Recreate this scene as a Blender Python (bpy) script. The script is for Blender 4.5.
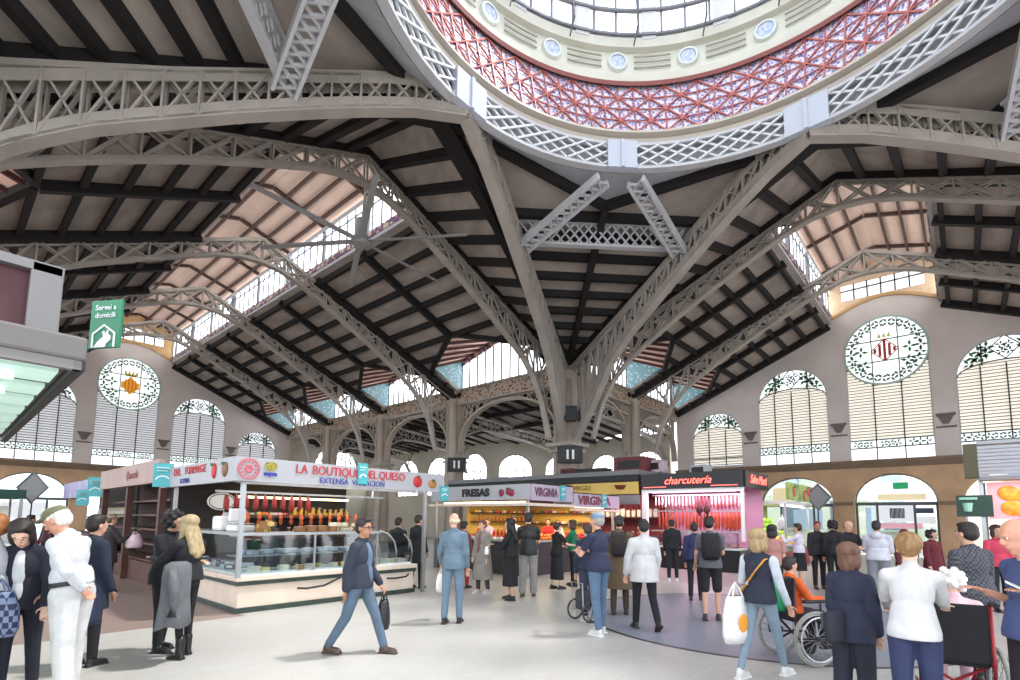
import bpy, bmesh, math, random
from math import sin, cos, pi, radians, atan2, sqrt, hypot
from mathutils import Vector, Matrix

for o in list(bpy.data.objects): bpy.data.objects.remove(o)
S = bpy.context.scene
COL = S.collection
rnd = random.Random(7)

# ------------------------------------------------------------------ camera, world, light, exposure
HEADING, PITCH, ROLL, CAM_H, FPX = radians(41.567), radians(5.866), radians(0.63), 1.65, 511.64
cam_d = bpy.data.cameras.new('camera'); cam = bpy.data.objects.new('camera', cam_d); COL.objects.link(cam)
cam_d.sensor_width = 36.0; cam_d.lens = FPX / 1020 * 36.0
cam_d.shift_y = (465.55 - 340) / 1020; cam_d.clip_start = 0.05; cam_d.clip_end = 400
cam.location = (0, 0, CAM_H)
cam.rotation_euler = (Matrix.Rotation(HEADING - pi/2, 3, 'Z') @ Matrix.Rotation(pi/2 + PITCH, 3, 'X') @ Matrix.Rotation(ROLL, 3, 'Z')).to_euler()
S.camera = cam

world = bpy.data.worlds.new('overcast_sky'); S.world = world; world.use_nodes = True
bg = world.node_tree.nodes['Background']
bg.inputs[0].default_value = (0.86, 0.92, 1.0, 1); bg.inputs[1].default_value = 2.1
S.view_settings.view_transform = 'Standard'; S.view_settings.look = 'None'
S.view_settings.exposure = 0.8; S.view_settings.gamma = 1.0
S.view_settings.use_curve_mapping = False
WINDOW_GLOW = 2.4
# the sun stands high to the right and falls through the dome onto the paving in front
SUN_EL, SUN_AZ = radians(62), HEADING - radians(76)
sun_d = bpy.data.lights.new('sun', 'SUN'); sun_d.energy = 2.7; sun_d.angle = radians(3.5); sun_d.color = (1.0, .97, .92)
sun = bpy.data.objects.new('sun', sun_d); COL.objects.link(sun); sun.location = (20, -14, 40)
to_sun = Vector((cos(SUN_EL)*cos(SUN_AZ), cos(SUN_EL)*sin(SUN_AZ), sin(SUN_EL)))
sun.rotation_euler = to_sun.to_track_quat('Z', 'Y').to_euler()
try:
    S.cycles.use_denoising = True; S.cycles.max_bounces = 6; S.cycles.diffuse_bounces = 4
    S.cycles.glossy_bounces = 2; S.cycles.transparent_max_bounces = 8; S.cycles.transmission_bounces = 3
    S.cycles.caustics_reflective = False; S.cycles.caustics_refractive = False
    S.cycles.sample_clamp_indirect = 6
except Exception: pass

# ------------------------------------------------------------------ materials
def lin(c):
    return tuple(((v/255)/12.92 if v/255 <= 0.04045 else ((v/255+0.055)/1.055)**2.4) for v in c)
MATS = {}
def mat(name, rgb, rough=0.6, metal=0.0, vary=0.0, scale=4.0, emit=0.0, rgb2=None, stretch=None, alpha=1.0, bump=0.0):
    if name in MATS: return MATS[name]
    m = bpy.data.materials.new(name); m.use_nodes = True; MATS[name] = m
    nt = m.node_tree; b = nt.nodes['Principled BSDF']; c = (*lin(rgb), 1)
    b.inputs['Base Color'].default_value = c; b.inputs['Roughness'].default_value = rough; b.inputs['Metallic'].default_value = metal
    m.diffuse_color = c
    if emit:
        b.inputs['Emission Color'].default_value = c; b.inputs['Emission Strength'].default_value = emit
    if alpha < 1: b.inputs['Alpha'].default_value = alpha
    if vary or rgb2:
        tc = nt.nodes.new('ShaderNodeTexCoord'); nz = nt.nodes.new('ShaderNodeTexNoise'); mp = nt.nodes.new('ShaderNodeMapping')
        nz.inputs['Scale'].default_value = scale; nz.inputs['Detail'].default_value = 4
        if stretch: mp.inputs['Scale'].default_value = stretch
        nt.links.new(tc.outputs['Object'], mp.inputs[0]); nt.links.new(mp.outputs[0], nz.inputs['Vector'])
        r = nt.nodes.new('ShaderNodeValToRGB'); nt.links.new(nz.outputs['Fac'], r.inputs[0])
        e = r.color_ramp.elements
        e[0].position, e[1].position = 0.35, 0.65
        if rgb2: e[0].color = c; e[1].color = (*lin(rgb2), 1)
        else:
            e[0].color = (*[v*(1-vary) for v in c[:3]], 1); e[1].color = (*[min(1, v*(1+vary)) for v in c[:3]], 1)
        nt.links.new(r.outputs[0], b.inputs['Base Color'])
        if emit: nt.links.new(r.outputs[0], b.inputs['Emission Color'])
        if bump:
            bp = nt.nodes.new('ShaderNodeBump'); bp.inputs['Strength'].default_value = bump
            nt.links.new(nz.outputs['Fac'], bp.inputs['Height']); nt.links.new(bp.outputs[0], b.inputs['Normal'])
    return m
def pattern_mat(name, kind, c1, c2, scale, rough=0.7, axis=None, thresh=0.5, coord='Object', emit=0):
    """voronoi / wave / checker / brick patterns between two colours"""
    if name in MATS: return MATS[name]
    m = mat(name, c1, rough); nt = m.node_tree; b = nt.nodes['Principled BSDF']
    tc = nt.nodes.new('ShaderNodeTexCoord'); mp = nt.nodes.new('ShaderNodeMapping'); nt.links.new(tc.outputs[coord], mp.inputs[0])
    if axis: mp.inputs['Scale'].default_value = axis
    mix = nt.nodes.new('ShaderNodeMix'); mix.data_type = 'RGBA'
    mix.inputs[6].default_value = (*lin(c1), 1); mix.inputs[7].default_value = (*lin(c2), 1)
    if kind == 'voronoi':
        t = nt.nodes.new('ShaderNodeTexVoronoi'); out = t.outputs['Distance']
    elif kind == 'wave':
        t = nt.nodes.new('ShaderNodeTexWave'); out = t.outputs['Fac']
    elif kind == 'noise':
        t = nt.nodes.new('ShaderNodeTexNoise'); out = t.outputs['Fac']
    else:
        t = nt.nodes.new('ShaderNodeTexChecker'); out = t.outputs['Fac']
    t.inputs['Scale'].default_value = scale
    nt.links.new(mp.outputs[0], t.inputs['Vector'])
    gt = nt.nodes.new('ShaderNodeMath'); gt.operation = 'GREATER_THAN'; gt.inputs[1].default_value = thresh
    nt.links.new(out, gt.inputs[0]); nt.links.new(gt.outputs[0], mix.inputs[0])
    nt.links.new(mix.outputs[2], b.inputs['Base Color'])
    if emit:
        nt.links.new(mix.outputs[2], b.inputs['Emission Color']); b.inputs['Emission Strength'].default_value = emit
    return m
def glass_mat(name, rgb=(225, 240, 240), a=0.14):
    if name in MATS: return MATS[name]
    m = bpy.data.materials.new(name); m.use_nodes = True; MATS[name] = m; nt = m.node_tree
    nt.nodes.remove(nt.nodes['Principled BSDF'])
    tr = nt.nodes.new('ShaderNodeBsdfTransparent'); gl = nt.nodes.new('ShaderNodeBsdfGlossy'); mx = nt.nodes.new('ShaderNodeMixShader')
    tr.inputs[0].default_value = (*lin(rgb), 1); gl.inputs[0].default_value = (*lin((255, 255, 255)), 1); gl.inputs['Roughness'].default_value = 0.05
    mx.inputs[0].default_value = a
    nt.links.new(tr.outputs[0], mx.inputs[1]); nt.links.new(gl.outputs[0], mx.inputs[2])
    nt.links.new(mx.outputs[0], nt.nodes['Material Output'].inputs[0])
    return m

# ------------------------------------------------------------------ mesh building
def tri(v): return v if isinstance(v, Vector) else Vector(v)
class MB:
    """collects shapes and links them as ONE mesh object"""
    def __init__(self): self.v = []; self.f = []
    def add(self, vs, fs):
        n = len(self.v); self.v += [tuple(x) for x in vs]; self.f += [tuple(i+n for i in f) for f in fs]; return self
    def box(self, c, s, R=None):
        x, y, z = s[0]/2, s[1]/2, s[2]/2
        vs = [Vector(p) for p in ((-x,-y,-z),(x,-y,-z),(x,y,-z),(-x,y,-z),(-x,-y,z),(x,-y,z),(x,y,z),(-x,y,z))]
        if R is not None: vs = [R @ p for p in vs]
        c = tri(c)
        return self.add([p+c for p in vs], [(0,3,2,1),(4,5,6,7),(0,1,5,4),(1,2,6,5),(2,3,7,6),(3,0,4,7)])
    def bevbox(self, c, s, r=0.02, R=None):
        bm = bmesh.new(); bmesh.ops.create_cube(bm, size=1)
        for v in bm.verts: v.co = Vector((v.co.x*s[0], v.co.y*s[1], v.co.z*s[2]))
        bmesh.ops.bevel(bm, geom=bm.edges[:], offset=min(r, min(s)*.45), segments=2, affect='EDGES', profile=.5)
        bm.verts.ensure_lookup_table(); c = tri(c)
        for i, v in enumerate(bm.verts): v.index = i
        self.add([((R @ v.co) if R is not None else v.co) + c for v in bm.verts], [[v.index for v in f.verts] for f in bm.faces]); bm.free(); return self
    def beam(self, p, q, w, h, up=(0,0,1)):
        p, q, up = tri(p), tri(q), tri(up); d = (q-p)
        if d.length < 1e-6: return self
        d.normalize(); s = d.cross(up)
        if s.length < 1e-4: s = d.cross(Vector((1,0,0)))
        s.normalize(); u = s.cross(d).normalized(); s = s*(w/2); u = u*(h/2)
        vs = [p-s-u, p+s-u, p+s+u, p-s+u, q-s-u, q+s-u, q+s+u, q-s+u]
        return self.add(vs, [(0,1,2,3),(7,6,5,4),(4,5,1,0),(5,6,2,1),(6,7,3,2),(7,4,0,3)])
    def ribbon(self, pts, w, h, side=None, closed=False):
        """rectangular section swept along pts; side = constant lateral direction"""
        pts = [tri(p) for p in pts]; n = len(pts); rings = []
        for i in range(n):
            a = pts[(i-1) % n] if (closed or i > 0) else pts[i]; b = pts[(i+1) % n] if (closed or i < n-1) else pts[i]
            d = (b-a).normalized(); s = tri(side) if side is not None else d.cross(Vector((0,0,1)))
            s = (s - d*s.dot(d)).normalized(); u = s.cross(d).normalized()
            c = pts[i]; rings.append([c-s*w/2-u*h/2, c+s*w/2-u*h/2, c+s*w/2+u*h/2, c-s*w/2+u*h/2])
        vs = [v for r in rings for v in r]; fs = []
        for i in range(n if closed else n-1):
            a, b = 4*i, 4*((i+1) % n)
            for k in range(4): fs.append((a+k, a+(k+1)%4, b+(k+1)%4, b+k))
        if not closed: fs += [(3,2,1,0), tuple(4*(n-1)+k for k in range(4))]
        return self.add(vs, fs)
    def path(self, pts, r, n=8):
        pts = [tri(p) for p in pts]; m = len(pts); vs = []; fs = []
        rr = r if isinstance(r, (list, tuple)) else [r]*m
        ref = Vector((0,0,1))
        for i in range(m):
            d = (pts[min(i+1, m-1)]-pts[max(i-1, 0)]).normalized()
            s = d.cross(ref)
            if s.length < 0.05: s = d.cross(Vector((1,0.2,0)))
            s.normalize(); u = s.cross(d)
            for k in range(n):
                a = 2*pi*k/n; vs.append(pts[i]+s*cos(a)*rr[i]+u*sin(a)*rr[i])
        for i in range(m-1):
            for k in range(n): fs.append((i*n+k, i*n+(k+1)%n, (i+1)*n+(k+1)%n, (i+1)*n+k))
        fs += [tuple(range(n))[::-1], tuple((m-1)*n+k for k in range(n))]
        return self.add(vs, fs)
    def tube(self, p, q, r1, r2=None, n=10): return self.path([p, q], [r1, r1 if r2 is None else r2], n)
    def lathe(self, prof, n=24, c=(0,0,0), a0=0.0, a1=2*pi, R=None):
        full = abs(a1-a0-2*pi) < 1e-6; m = n if full else n+1; vs = []; fs = []; c = tri(c)
        for r, z in prof:
            for k in range(m):
                a = a0+(a1-a0)*k/n; p = Vector((r*cos(a), r*sin(a), z)); vs.append((R @ p if R is not None else p)+c)
        for i in range(len(prof)-1):
            for k in range(n): fs.append((i*m+k, i*m+(k+1)%m, (i+1)*m+(k+1)%m, (i+1)*m+k))
        return self.add(vs, fs)
    def ell(self, c, r, R=None, nu=12, nv=8):
        c = tri(c); vs = []; fs = []
        r = (r, r, r) if not isinstance(r, (tuple, list)) else r
        for j in range(1, nv):
            t = pi*j/nv
            for k in range(nu):
                a = 2*pi*k/nu; p = Vector((r[0]*sin(t)*cos(a), r[1]*sin(t)*sin(a), r[2]*cos(t))); vs.append((R @ p if R is not None else p)+c)
        t, b = Vector((0,0,r[2])), Vector((0,0,-r[2]))
        vs += [(R @ t if R is not None else t)+c, (R @ b if R is not None else b)+c]; T, B = len(vs)-2, len(vs)-1
        for j in range(nv-2):
            for k in range(nu): fs.append((j*nu+k, (j+1)*nu+k, (j+1)*nu+(k+1)%nu, j*nu+(k+1)%nu))
        for k in range(nu):
            fs.append((T, k, (k+1)%nu)); fs.append((B, (nv-2)*nu+(k+1)%nu, (nv-2)*nu+k))
        return self.add(vs, fs)
    def prism(self, pts, thick):
        """planar polygon pts extruded by the vector thick"""
        pts = [tri(p) for p in pts]; t = tri(thick); n = len(pts)
        return self.add(pts+[p+t for p in pts], [tuple(range(n))[::-1], tuple(n+i for i in range(n))]+[(i, (i+1)%n, n+(i+1)%n, n+i) for i in range(n)])
    def capsule(self, p, q, r1, r2, n=10):
        p, q = tri(p), tri(q); d = (q-p); L = max(d.length, 1e-4); d.normalize()
        prof = []
        for i in range(5): a = -pi/2+pi/2*i/4; prof.append((r1*cos(a), r1*sin(a)))
        for i in range(5): a = pi/2*i/4; prof.append((r2*cos(a), L+r2*sin(a)))
        prof[0] = (r1*.02, prof[0][1]); prof[-1] = (r2*.02, prof[-1][1])
        R = Vector((0,0,1)).rotation_difference(d).to_matrix()
        i0 = len(self.v); self.lathe(prof, n, p, R=R)
        self.f += [tuple(i0+k for k in range(n))[::-1], tuple(i0+(len(prof)-1)*n+k for k in range(n))]; return self
    def mesh(self, name, m, smooth=False, angle=None):
        me = bpy.data.meshes.new(name); me.from_pydata(self.v, [], self.f); me.materials.append(m)
        bm = bmesh.new(); bm.from_mesh(me); bmesh.ops.recalc_face_normals(bm, faces=bm.faces[:]); bm.to_mesh(me); bm.free()
        if smooth: me.polygons.foreach_set('use_smooth', [True]*len(me.polygons))
        return me
    def build(self, name, m, parent=None, smooth=False, local=False):
        o = bpy.data.objects.new(name, self.mesh(name, m, smooth)); COL.objects.link(o)
        if parent is not None: attach(o, parent, local)
        return o
def xf(o): return Matrix.LocRotScale(o.location, o.rotation_euler, o.scale)
def attach(o, parent, local=False):
    o.parent = parent
    if not local:
        o.matrix_parent_inverse = xf(parent).inverted()
def tag(o, label=None, cat=None, group=None, kind=None):
    if label: o['label'] = label
    if cat: o['category'] = cat
    if group: o['group'] = group
    if kind: o['kind'] = kind
    return o
def thing(name, label, cat, loc=(0,0,0), rotz=0.0, group=None, kind=None):
    o = bpy.data.objects.new(name, None); COL.objects.link(o); o.empty_display_size = .1
    o.location = loc; o.rotation_euler = (0, 0, rotz); return tag(o, label, cat, group, kind)
def dup(root, loc=None, rotz=None, label=None, group=None, scale=None, rot=None):
    r = root.copy(); COL.objects.link(r)
    if loc is not None: r.location = loc
    if rotz is not None: r.rotation_euler = (0, 0, rotz)
    if rot is not None: r.rotation_euler = rot
    if scale is not None: r.scale = scale if isinstance(scale, (tuple, list)) else (scale,)*3
    if label: r['label'] = label
    if group: r['group'] = group
    for ch in root.children:
        c = ch.copy(); COL.objects.link(c); c.parent = r
        for g in ch.children:
            d = g.copy(); COL.objects.link(d); d.parent = c
    return r
def fill2d(name, loops, thick, T, m, parent=None):
    """flat shape: outer loop, then holes, extruded by thick; T maps (x, y, depth) to a point"""
    cu = bpy.data.curves.new(name, 'CURVE'); cu.dimensions = '2D'; cu.fill_mode = 'BOTH'; cu.extrude = 0.5
    for lp in loops:
        s = cu.splines.new('POLY'); s.points.add(len(lp)-1)
        for i, (x, y) in enumerate(lp): s.points[i].co = (x, y, 0, 1)
        s.use_cyclic_u = True
    o = bpy.data.objects.new(name, cu)
    me = bpy.data.meshes.new_from_object(o); bpy.data.objects.remove(o); bpy.data.curves.remove(cu)
    for v in me.vertices: v.co = T(v.co.x, v.co.y, (v.co.z+.5)*thick)
    me.materials.clear(); me.materials.append(m); me.name = name
    bm = bmesh.new(); bm.from_mesh(me); bmesh.ops.remove_doubles(bm, verts=bm.verts[:], dist=1e-5); bmesh.ops.recalc_face_normals(bm, faces=bm.faces[:]); bm.to_mesh(me); bm.free()
    ob = bpy.data.objects.new(name, me); COL.objects.link(ob)
    if parent is not None: attach(ob, parent)
    return ob
def lettering(text, size, origin, right, up, m, parent=None, name='lettering', shear=0.0, depth=0.01, align='CENTER', bold=0.0, sx=1.0, local=False):
    cu = bpy.data.curves.new(name, 'FONT'); cu.body = text; cu.size = size; cu.align_x = align; cu.align_y = 'CENTER'
    cu.extrude = depth/2; cu.shear = shear; cu.offset = bold; cu.resolution_u = 3
    o = bpy.data.objects.new(name, cu); me = bpy.data.meshes.new_from_object(o); bpy.data.objects.remove(o)
    r, u = tri(right).normalized(), tri(up).normalized(); n = r.cross(u); og = tri(origin)
    for v in me.vertices: v.co = og + r*(v.co.x*sx) + u*v.co.y + n*(v.co.z+depth/2)
    me.materials.clear(); me.materials.append(m); me.name = name
    ob = bpy.data.objects.new(name, me); COL.objects.link(ob)
    if parent is not None: attach(ob, parent, local)
    return ob
def arc(cx, cy, r, a0, a1, n, ry=None):
    ry = r if ry is None else ry
    return [(cx+r*cos(a0+(a1-a0)*i/n), cy+ry*sin(a0+(a1-a0)*i/n)) for i in range(n+1)]
def arch_loop(t, hw, z0, zs, rise, n=16):
    return [(t-hw, z0), (t+hw, z0)] + arc(t, zs, hw, 0, pi, n, rise)
# ------------------------------------------------------------------ the building
X0, Y0, W, YA, XB = 8.24, 2.55, 11.0, 41.5, 31.4
MH, HG, HE, SL = 2.33, 12.27, 8.47, 0.4373
CX, CY, RR = 7.62, 2.33, 5.97                       # centre of the dome ring, ring radius
def roof_z(t): return HE + (W-abs(t))*SL
M_iron = mat('painted_iron', (166, 158, 149), .55, .0, .1, 1.2)
M_iron2 = mat('painted_iron_white', (188, 189, 192), .5, .0, .05, 2)
M_iron3 = mat('painted_iron_beige', (172, 160, 146), .6, 0, .08, 1.5)
M_board = mat('grey_ceiling_board', (166, 156, 147), .85, 0, .18, .7, stretch=(1, 1, 6))
M_rafter = mat('black_rafter', (26, 22, 21), .8)
M_cream = mat('cream_ceiling_board', (200, 172, 156), .8, 0, .06, .8)
M_pink = mat('pale_pink_board', (226, 188, 172), .8, 0, .05, 1)
M_redwood = mat('dark_red_rafter', (70, 30, 26), .7)
M_plaster = mat('grey_plaster', (212, 202, 196), .9, 0, .07, .5)
M_stone = mat('tan_stone', (196, 162, 128), .85, 0, .12, .9, bump=.1)
M_stone2 = mat('stone_moulding', (128, 110, 90), .8, 0, .1, 1.2)
M_goldstone = mat('ochre_stone', (196, 160, 112), .8, 0, .08, 1)
M_lite = mat('bright_window_pane', (244, 247, 250), .3, emit=WINDOW_GLOW)
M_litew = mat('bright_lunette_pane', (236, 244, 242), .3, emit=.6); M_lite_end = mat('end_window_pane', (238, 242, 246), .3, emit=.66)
M_teal = pattern_mat('teal_leaded_glass', 'voronoi', (168, 184, 188), (98, 136, 146), 6, .3, thresh=.3, emit=.2)
M_lead = mat('dark_window_bar', (58, 60, 62), .5)
M_mosaic = pattern_mat('mosaic_beam_tiles', 'voronoi', (104, 84, 70), (176, 158, 140), 6, .6, thresh=.42)
M_mosaic2 = pattern_mat('floral_mosaic_tiles', 'voronoi', (205, 192, 172), (120, 90, 120), 4.5, .6, thresh=.5)
M_slatw = mat('cream_slat_daylight_glow', (236, 230, 216), .7, emit=.42)  # slats are no lamps: emission paints in the daylight from behind
M_slatg = mat('grey_slat_daylight_glow', (212, 214, 218), .7, emit=.32)  # same painted daylight glow, weaker, on the grey slats
M_green = mat('green_leaf_glass', (70, 128, 84), .5)
M_green2 = mat('dark_leaf_glass', (84, 104, 96), .5)
M_red = mat('crest_red', (170, 44, 52), .5); M_yel = mat('crest_gold', (226, 168, 40), .5, emit=.2); M_or = mat('crest_orange', (214, 110, 30), .5, emit=.2)

# floor: pale stone paving with a grey-blue disc under the dome
def floor_material():
    m = mat('market_paving', (182, 179, 174), .42); nt = m.node_tree; b = nt.nodes['Principled BSDF']
    N = nt.nodes.new; L = nt.links.new
    tc = N('ShaderNodeTexCoord'); sx = N('ShaderNodeSeparateXYZ'); L(tc.outputs['Object'], sx.inputs[0])
    def math_(op, a, bb):
        n = N('ShaderNodeMath'); n.operation = op
        for i, q in enumerate((a, bb)):
            if q is None: continue
            if isinstance(q, (int, float)): n.inputs[i].default_value = q
            else: L(q, n.inputs[i])
        return n.outputs[0]
    def mixc(f, a, c):
        n = N('ShaderNodeMix'); n.data_type = 'RGBA'; L(f, n.inputs[0])
        for i, q in ((6, a), (7, c)):
            if isinstance(q, tuple): n.inputs[i].default_value = (*lin(q), 1)
            else: L(q, n.inputs[i])
        return n.outputs[2]
    dx = math_('SUBTRACT', sx.outputs[0], 9.45); dy = math_('SUBTRACT', sx.outputs[1], 2.75)
    r = math_('SQRT', math_('ADD', math_('MULTIPLY', dx, dx), math_('MULTIPLY', dy, dy)), None)
    br = N('ShaderNodeTexBrick'); L(tc.outputs['Object'], br.inputs['Vector'])
    br.inputs['Scale'].default_value = 2.4; br.inputs['Mortar Size'].default_value = .006; br.offset = .5
    br.inputs['Color1'].default_value = (*lin((182, 179, 174)), 1); br.inputs['Color2'].default_value = (*lin((177, 174, 169)), 1); br.inputs['Mortar'].default_value = (*lin((166, 163, 158)), 1)
    nz = N('ShaderNodeTexNoise'); nz.inputs['Scale'].default_value = .8; nz.inputs['Detail'].default_value = 5; L(tc.outputs['Object'], nz.inputs['Vector'])
    stain = N('ShaderNodeMapRange'); L(nz.outputs['Fac'], stain.inputs[0]); stain.inputs[1].default_value = .5; stain.inputs[2].default_value = .85; stain.inputs[4].default_value = .35
    pale = mixc(stain.outputs[0], br.outputs['Color'], (158, 150, 142))
    disc = mixc(stain.outputs[0], (134, 138, 150), (118, 121, 130))
    # red-brown paving of the side aisles beyond the front row of stalls
    aisle = math_('MULTIPLY', math_('GREATER_THAN', sx.outputs[1], 9.0), math_('LESS_THAN', sx.outputs[0], 3.6))
    far = math_('GREATER_THAN', sx.outputs[0], 13.4)
    col = mixc(math_('LESS_THAN', r, 2.86), pale, disc)
    col = mixc(math_('MULTIPLY', math_('GREATER_THAN', r, 2.83), math_('LESS_THAN', r, 2.91)), col, (52, 52, 56))
    col = mixc(aisle, col, (140, 122, 114)); col = mixc(far, col, (166, 156, 154))
    L(col, b.inputs['Base Color'])
    return m
fl = MB(); fl.box((20, 14, -.1), (90, 90, .2)).build('floor', floor_material())
tag(bpy.data.objects['floor'], 'pale stone paving with grey-blue disc under the dome', 'floor', kind='structure')

# ---- end walls -------------------------------------------------------------
class Facade:
    def __init__(s, side):
        s.side = side
        s.T = (lambda t, z, o=0.0: Vector((X0+t, YA+o, z))) if side == 'left' else (lambda t, z, o=0.0: Vector((XB+o, Y0+t, z)))
        s.d = Vector((0, 1, 0)) if side == 'left' else Vector((1, 0, 0))
        s.h = Vector((1, 0, 0)) if side == 'left' else Vector((0, 1, 0))
    def box(s, mb, t0, t1, z0, z1, o0, o1):
        a, b = s.T(t0, z0, o0), s.T(t1, z1, o1)
        return mb.box((a+b)/2, [abs(x) for x in (b-a)])
win_no = [0]; door_no = [0]
def leaf_sprays(F, spots, m, name, parent, size=.16, o=.2):
    mb = MB(); size *= 1.25
    for k, (t, z) in enumerate(spots):
        for j in range(4):
            a = k*1.7+j*1.57; c = F.T(t+cos(a)*size*.7, z+sin(a)*size*.7, o)
            R = Matrix.Rotation(a, 3, F.d)
            q = (F.h*cos(a) + Vector((0,0,1))*sin(a)); side = (F.h*-sin(a) + Vector((0,0,1))*cos(a))
            mb.prism([c-q*size*.6, c-q*size*.1+side*size*.28, c+q*size*.6, c-q*size*.1-side*size*.28], F.d*-.02)
    return mb.build(name, m, parent)
def big_window(F, t, hw, z0, zs, rise, crest, mslat, ncol, desc):
    """arched window: panes, slatted shutter, leaded lunette"""
    win_no[0] += 1
    w = thing('window_%d' % win_no[0], desc, 'window', F.T(t, z0, .2), kind='structure'); T = F.T
    fill2d('glass', [arch_loop(t, hw, z0, zs, rise)], .04, lambda x, y, d: T(x, y, .3+d), M_lite_end, w)
    fr = MB(); loop = arch_loop(t, hw, z0, zs, rise, 20)
    fr.ribbon([T(x, y, .12) for x, y in loop], .18, .1, side=F.d, closed=True)
    fr.build('frame', M_iron2, w)
    zb0, zb1 = z0+.62, z0+1.02                        # ornament band above the bottom panes
    if hw < 1.6: zb0 = zb1 = z0+.1
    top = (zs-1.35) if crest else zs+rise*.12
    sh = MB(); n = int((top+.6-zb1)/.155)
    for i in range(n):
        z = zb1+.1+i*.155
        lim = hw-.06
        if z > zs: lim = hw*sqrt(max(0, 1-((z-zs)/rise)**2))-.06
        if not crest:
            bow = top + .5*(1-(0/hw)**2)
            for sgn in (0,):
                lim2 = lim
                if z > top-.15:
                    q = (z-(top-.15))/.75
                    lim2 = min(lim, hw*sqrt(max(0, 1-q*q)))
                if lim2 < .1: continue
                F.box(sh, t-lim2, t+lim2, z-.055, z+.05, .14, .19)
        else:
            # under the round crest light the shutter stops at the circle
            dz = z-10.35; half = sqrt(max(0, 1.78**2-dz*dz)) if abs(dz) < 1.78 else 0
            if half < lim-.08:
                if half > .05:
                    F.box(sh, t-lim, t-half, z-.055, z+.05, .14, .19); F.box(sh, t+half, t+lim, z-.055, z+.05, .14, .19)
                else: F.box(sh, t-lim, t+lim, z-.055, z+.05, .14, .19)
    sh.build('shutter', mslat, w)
    bkp = [(t-hw+.03, zb1), (t+hw-.03, zb1)] + ([(t+hw-.03, zs), (t-hw+.03, zs)] if crest else [(t+hw*.97*cos(a), top-.15+.6*sin(a)) for a in [pi*i/14 for i in range(15)]])
    fill2d('added_gap_sheet', [bkp], .02, lambda x, y, d: T(x, y, .22+d), mat('shutter_gap', (112, 108, 104), .9), w)  # added dark sheet: hides the glowing pane so slat gaps look dark
    bars = MB()
    for k in range(1, ncol):
        x = t-hw+2*hw*k/ncol; F.box(bars, x-.025, x+.025, z0, top+(.0 if crest else .3), .08, .13)
    for z in ((zb0, zb1) if hw > 1.6 else (z0+.5,)): F.box(bars, t-hw, t+hw, z-.03, z+.03, .08, .13)
    if not crest:                                     # leaded lunette: arc, two uprights and a diamond
        zt = zs+rise; zc = (top+zt)/2+.25
        pts = [T(t-hw*.97*cos(a), top-.15+.62*sin(a), .1) for a in [pi*i/14 for i in range(15)]]
        bars.ribbon(pts, .05, .05, side=F.d)
        for x in (t-hw*.46, t+hw*.46): F.box(bars, x-.03, x+.03, top+.3, zs+rise*.86, .08, .13)
        r = .52 if hw > 1.6 else .42
        dm = [(t, zc+r*1.05), (t+r, zc), (t, zc-r*1.05), (t-r, zc)]
        bars.ribbon([T(x, y, .1) for x, y in dm], .05, .05, side=F.d, closed=True)
        for x in (t-hw*.46, t+hw*.46):
            bars.beam(T(x, zc, .1), T(t-r if x < t else t+r, zc, .1), .04, .05, up=F.d)
    bars.build('mullion', M_lead, w)
    if not crest:
        sp = []
        for sg in (-1, 1):
            for i in range(7):
                a = radians(28+i*7); rr = .78 - .12*(i % 2)
                sp.append((t+sg*hw*rr*cos(a*.9), zs+rise*(rr+.04)*sin(a)))
        sp = [(x, max(z, top+.25)) for x, z in sp]
        leaf_sprays(F, sp, M_green, 'leaf_ornament', w, .2, .27)
        leaf_sprays(F, [(t, zc), (t-.14, zc+.16), (t+.14, zc+.16), (t-.14, zc-.16), (t+.14, zc-.16)], M_green2, 'diamond_ornament', w, .12, .27)
    if hw > 1.6:
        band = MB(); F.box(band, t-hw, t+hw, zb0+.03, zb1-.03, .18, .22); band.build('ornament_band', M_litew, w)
        sp = []
        for k in range(ncol):
            xc = t-hw+2*hw*(k+.5)/ncol
            for q in (-.27, 0, .27): sp.append((xc+q, (zb0+zb1)/2))
        leaf_sprays(F, sp, M_green2, 'scroll_ornament', w, .13, .17)
    if crest:
        zc, R = 10.35, 1.75
        fill2d('round_light', [arc(t, zc, R, 0, 2*pi, 40)[:-1]], .05, lambda x, y, d: T(x, y, .05+d), M_litew, w)
        rg = MB(); rg.ribbon([T(x, y, .04) for x, y in arc(t, zc, R, 0, 2*pi, 48)[:-1]], .1, .09, side=F.d, closed=True)
        rg.build('round_frame', mat('pale_green_frame', (176, 196, 186), .5), w)
        ld = MB()
        for q in (-.55, .55):
            hh = sqrt(R*R-q*q)-.05
            F.box(ld, t-hh, t+hh, zc+q-.02, zc+q+.02, 0, .05); F.box(ld, t+q-.02, t+q+.02, zc-hh, zc+hh, 0, .05)
        ld.build('lead_bar', M_lead, w)
        leaf_sprays(F, arc(t, zc, R*.82, 0, 2*pi, 26)[:-1], M_green2, 'leaf_wreath', w, .17, .03)
        leaf_sprays(F, [(t-1.0, zc), (t+1.0, zc+.05), (t-.9, zc-.7), (t+.9, zc-.7)], M_green, 'leaf_motif', w, .2, .03)
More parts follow.
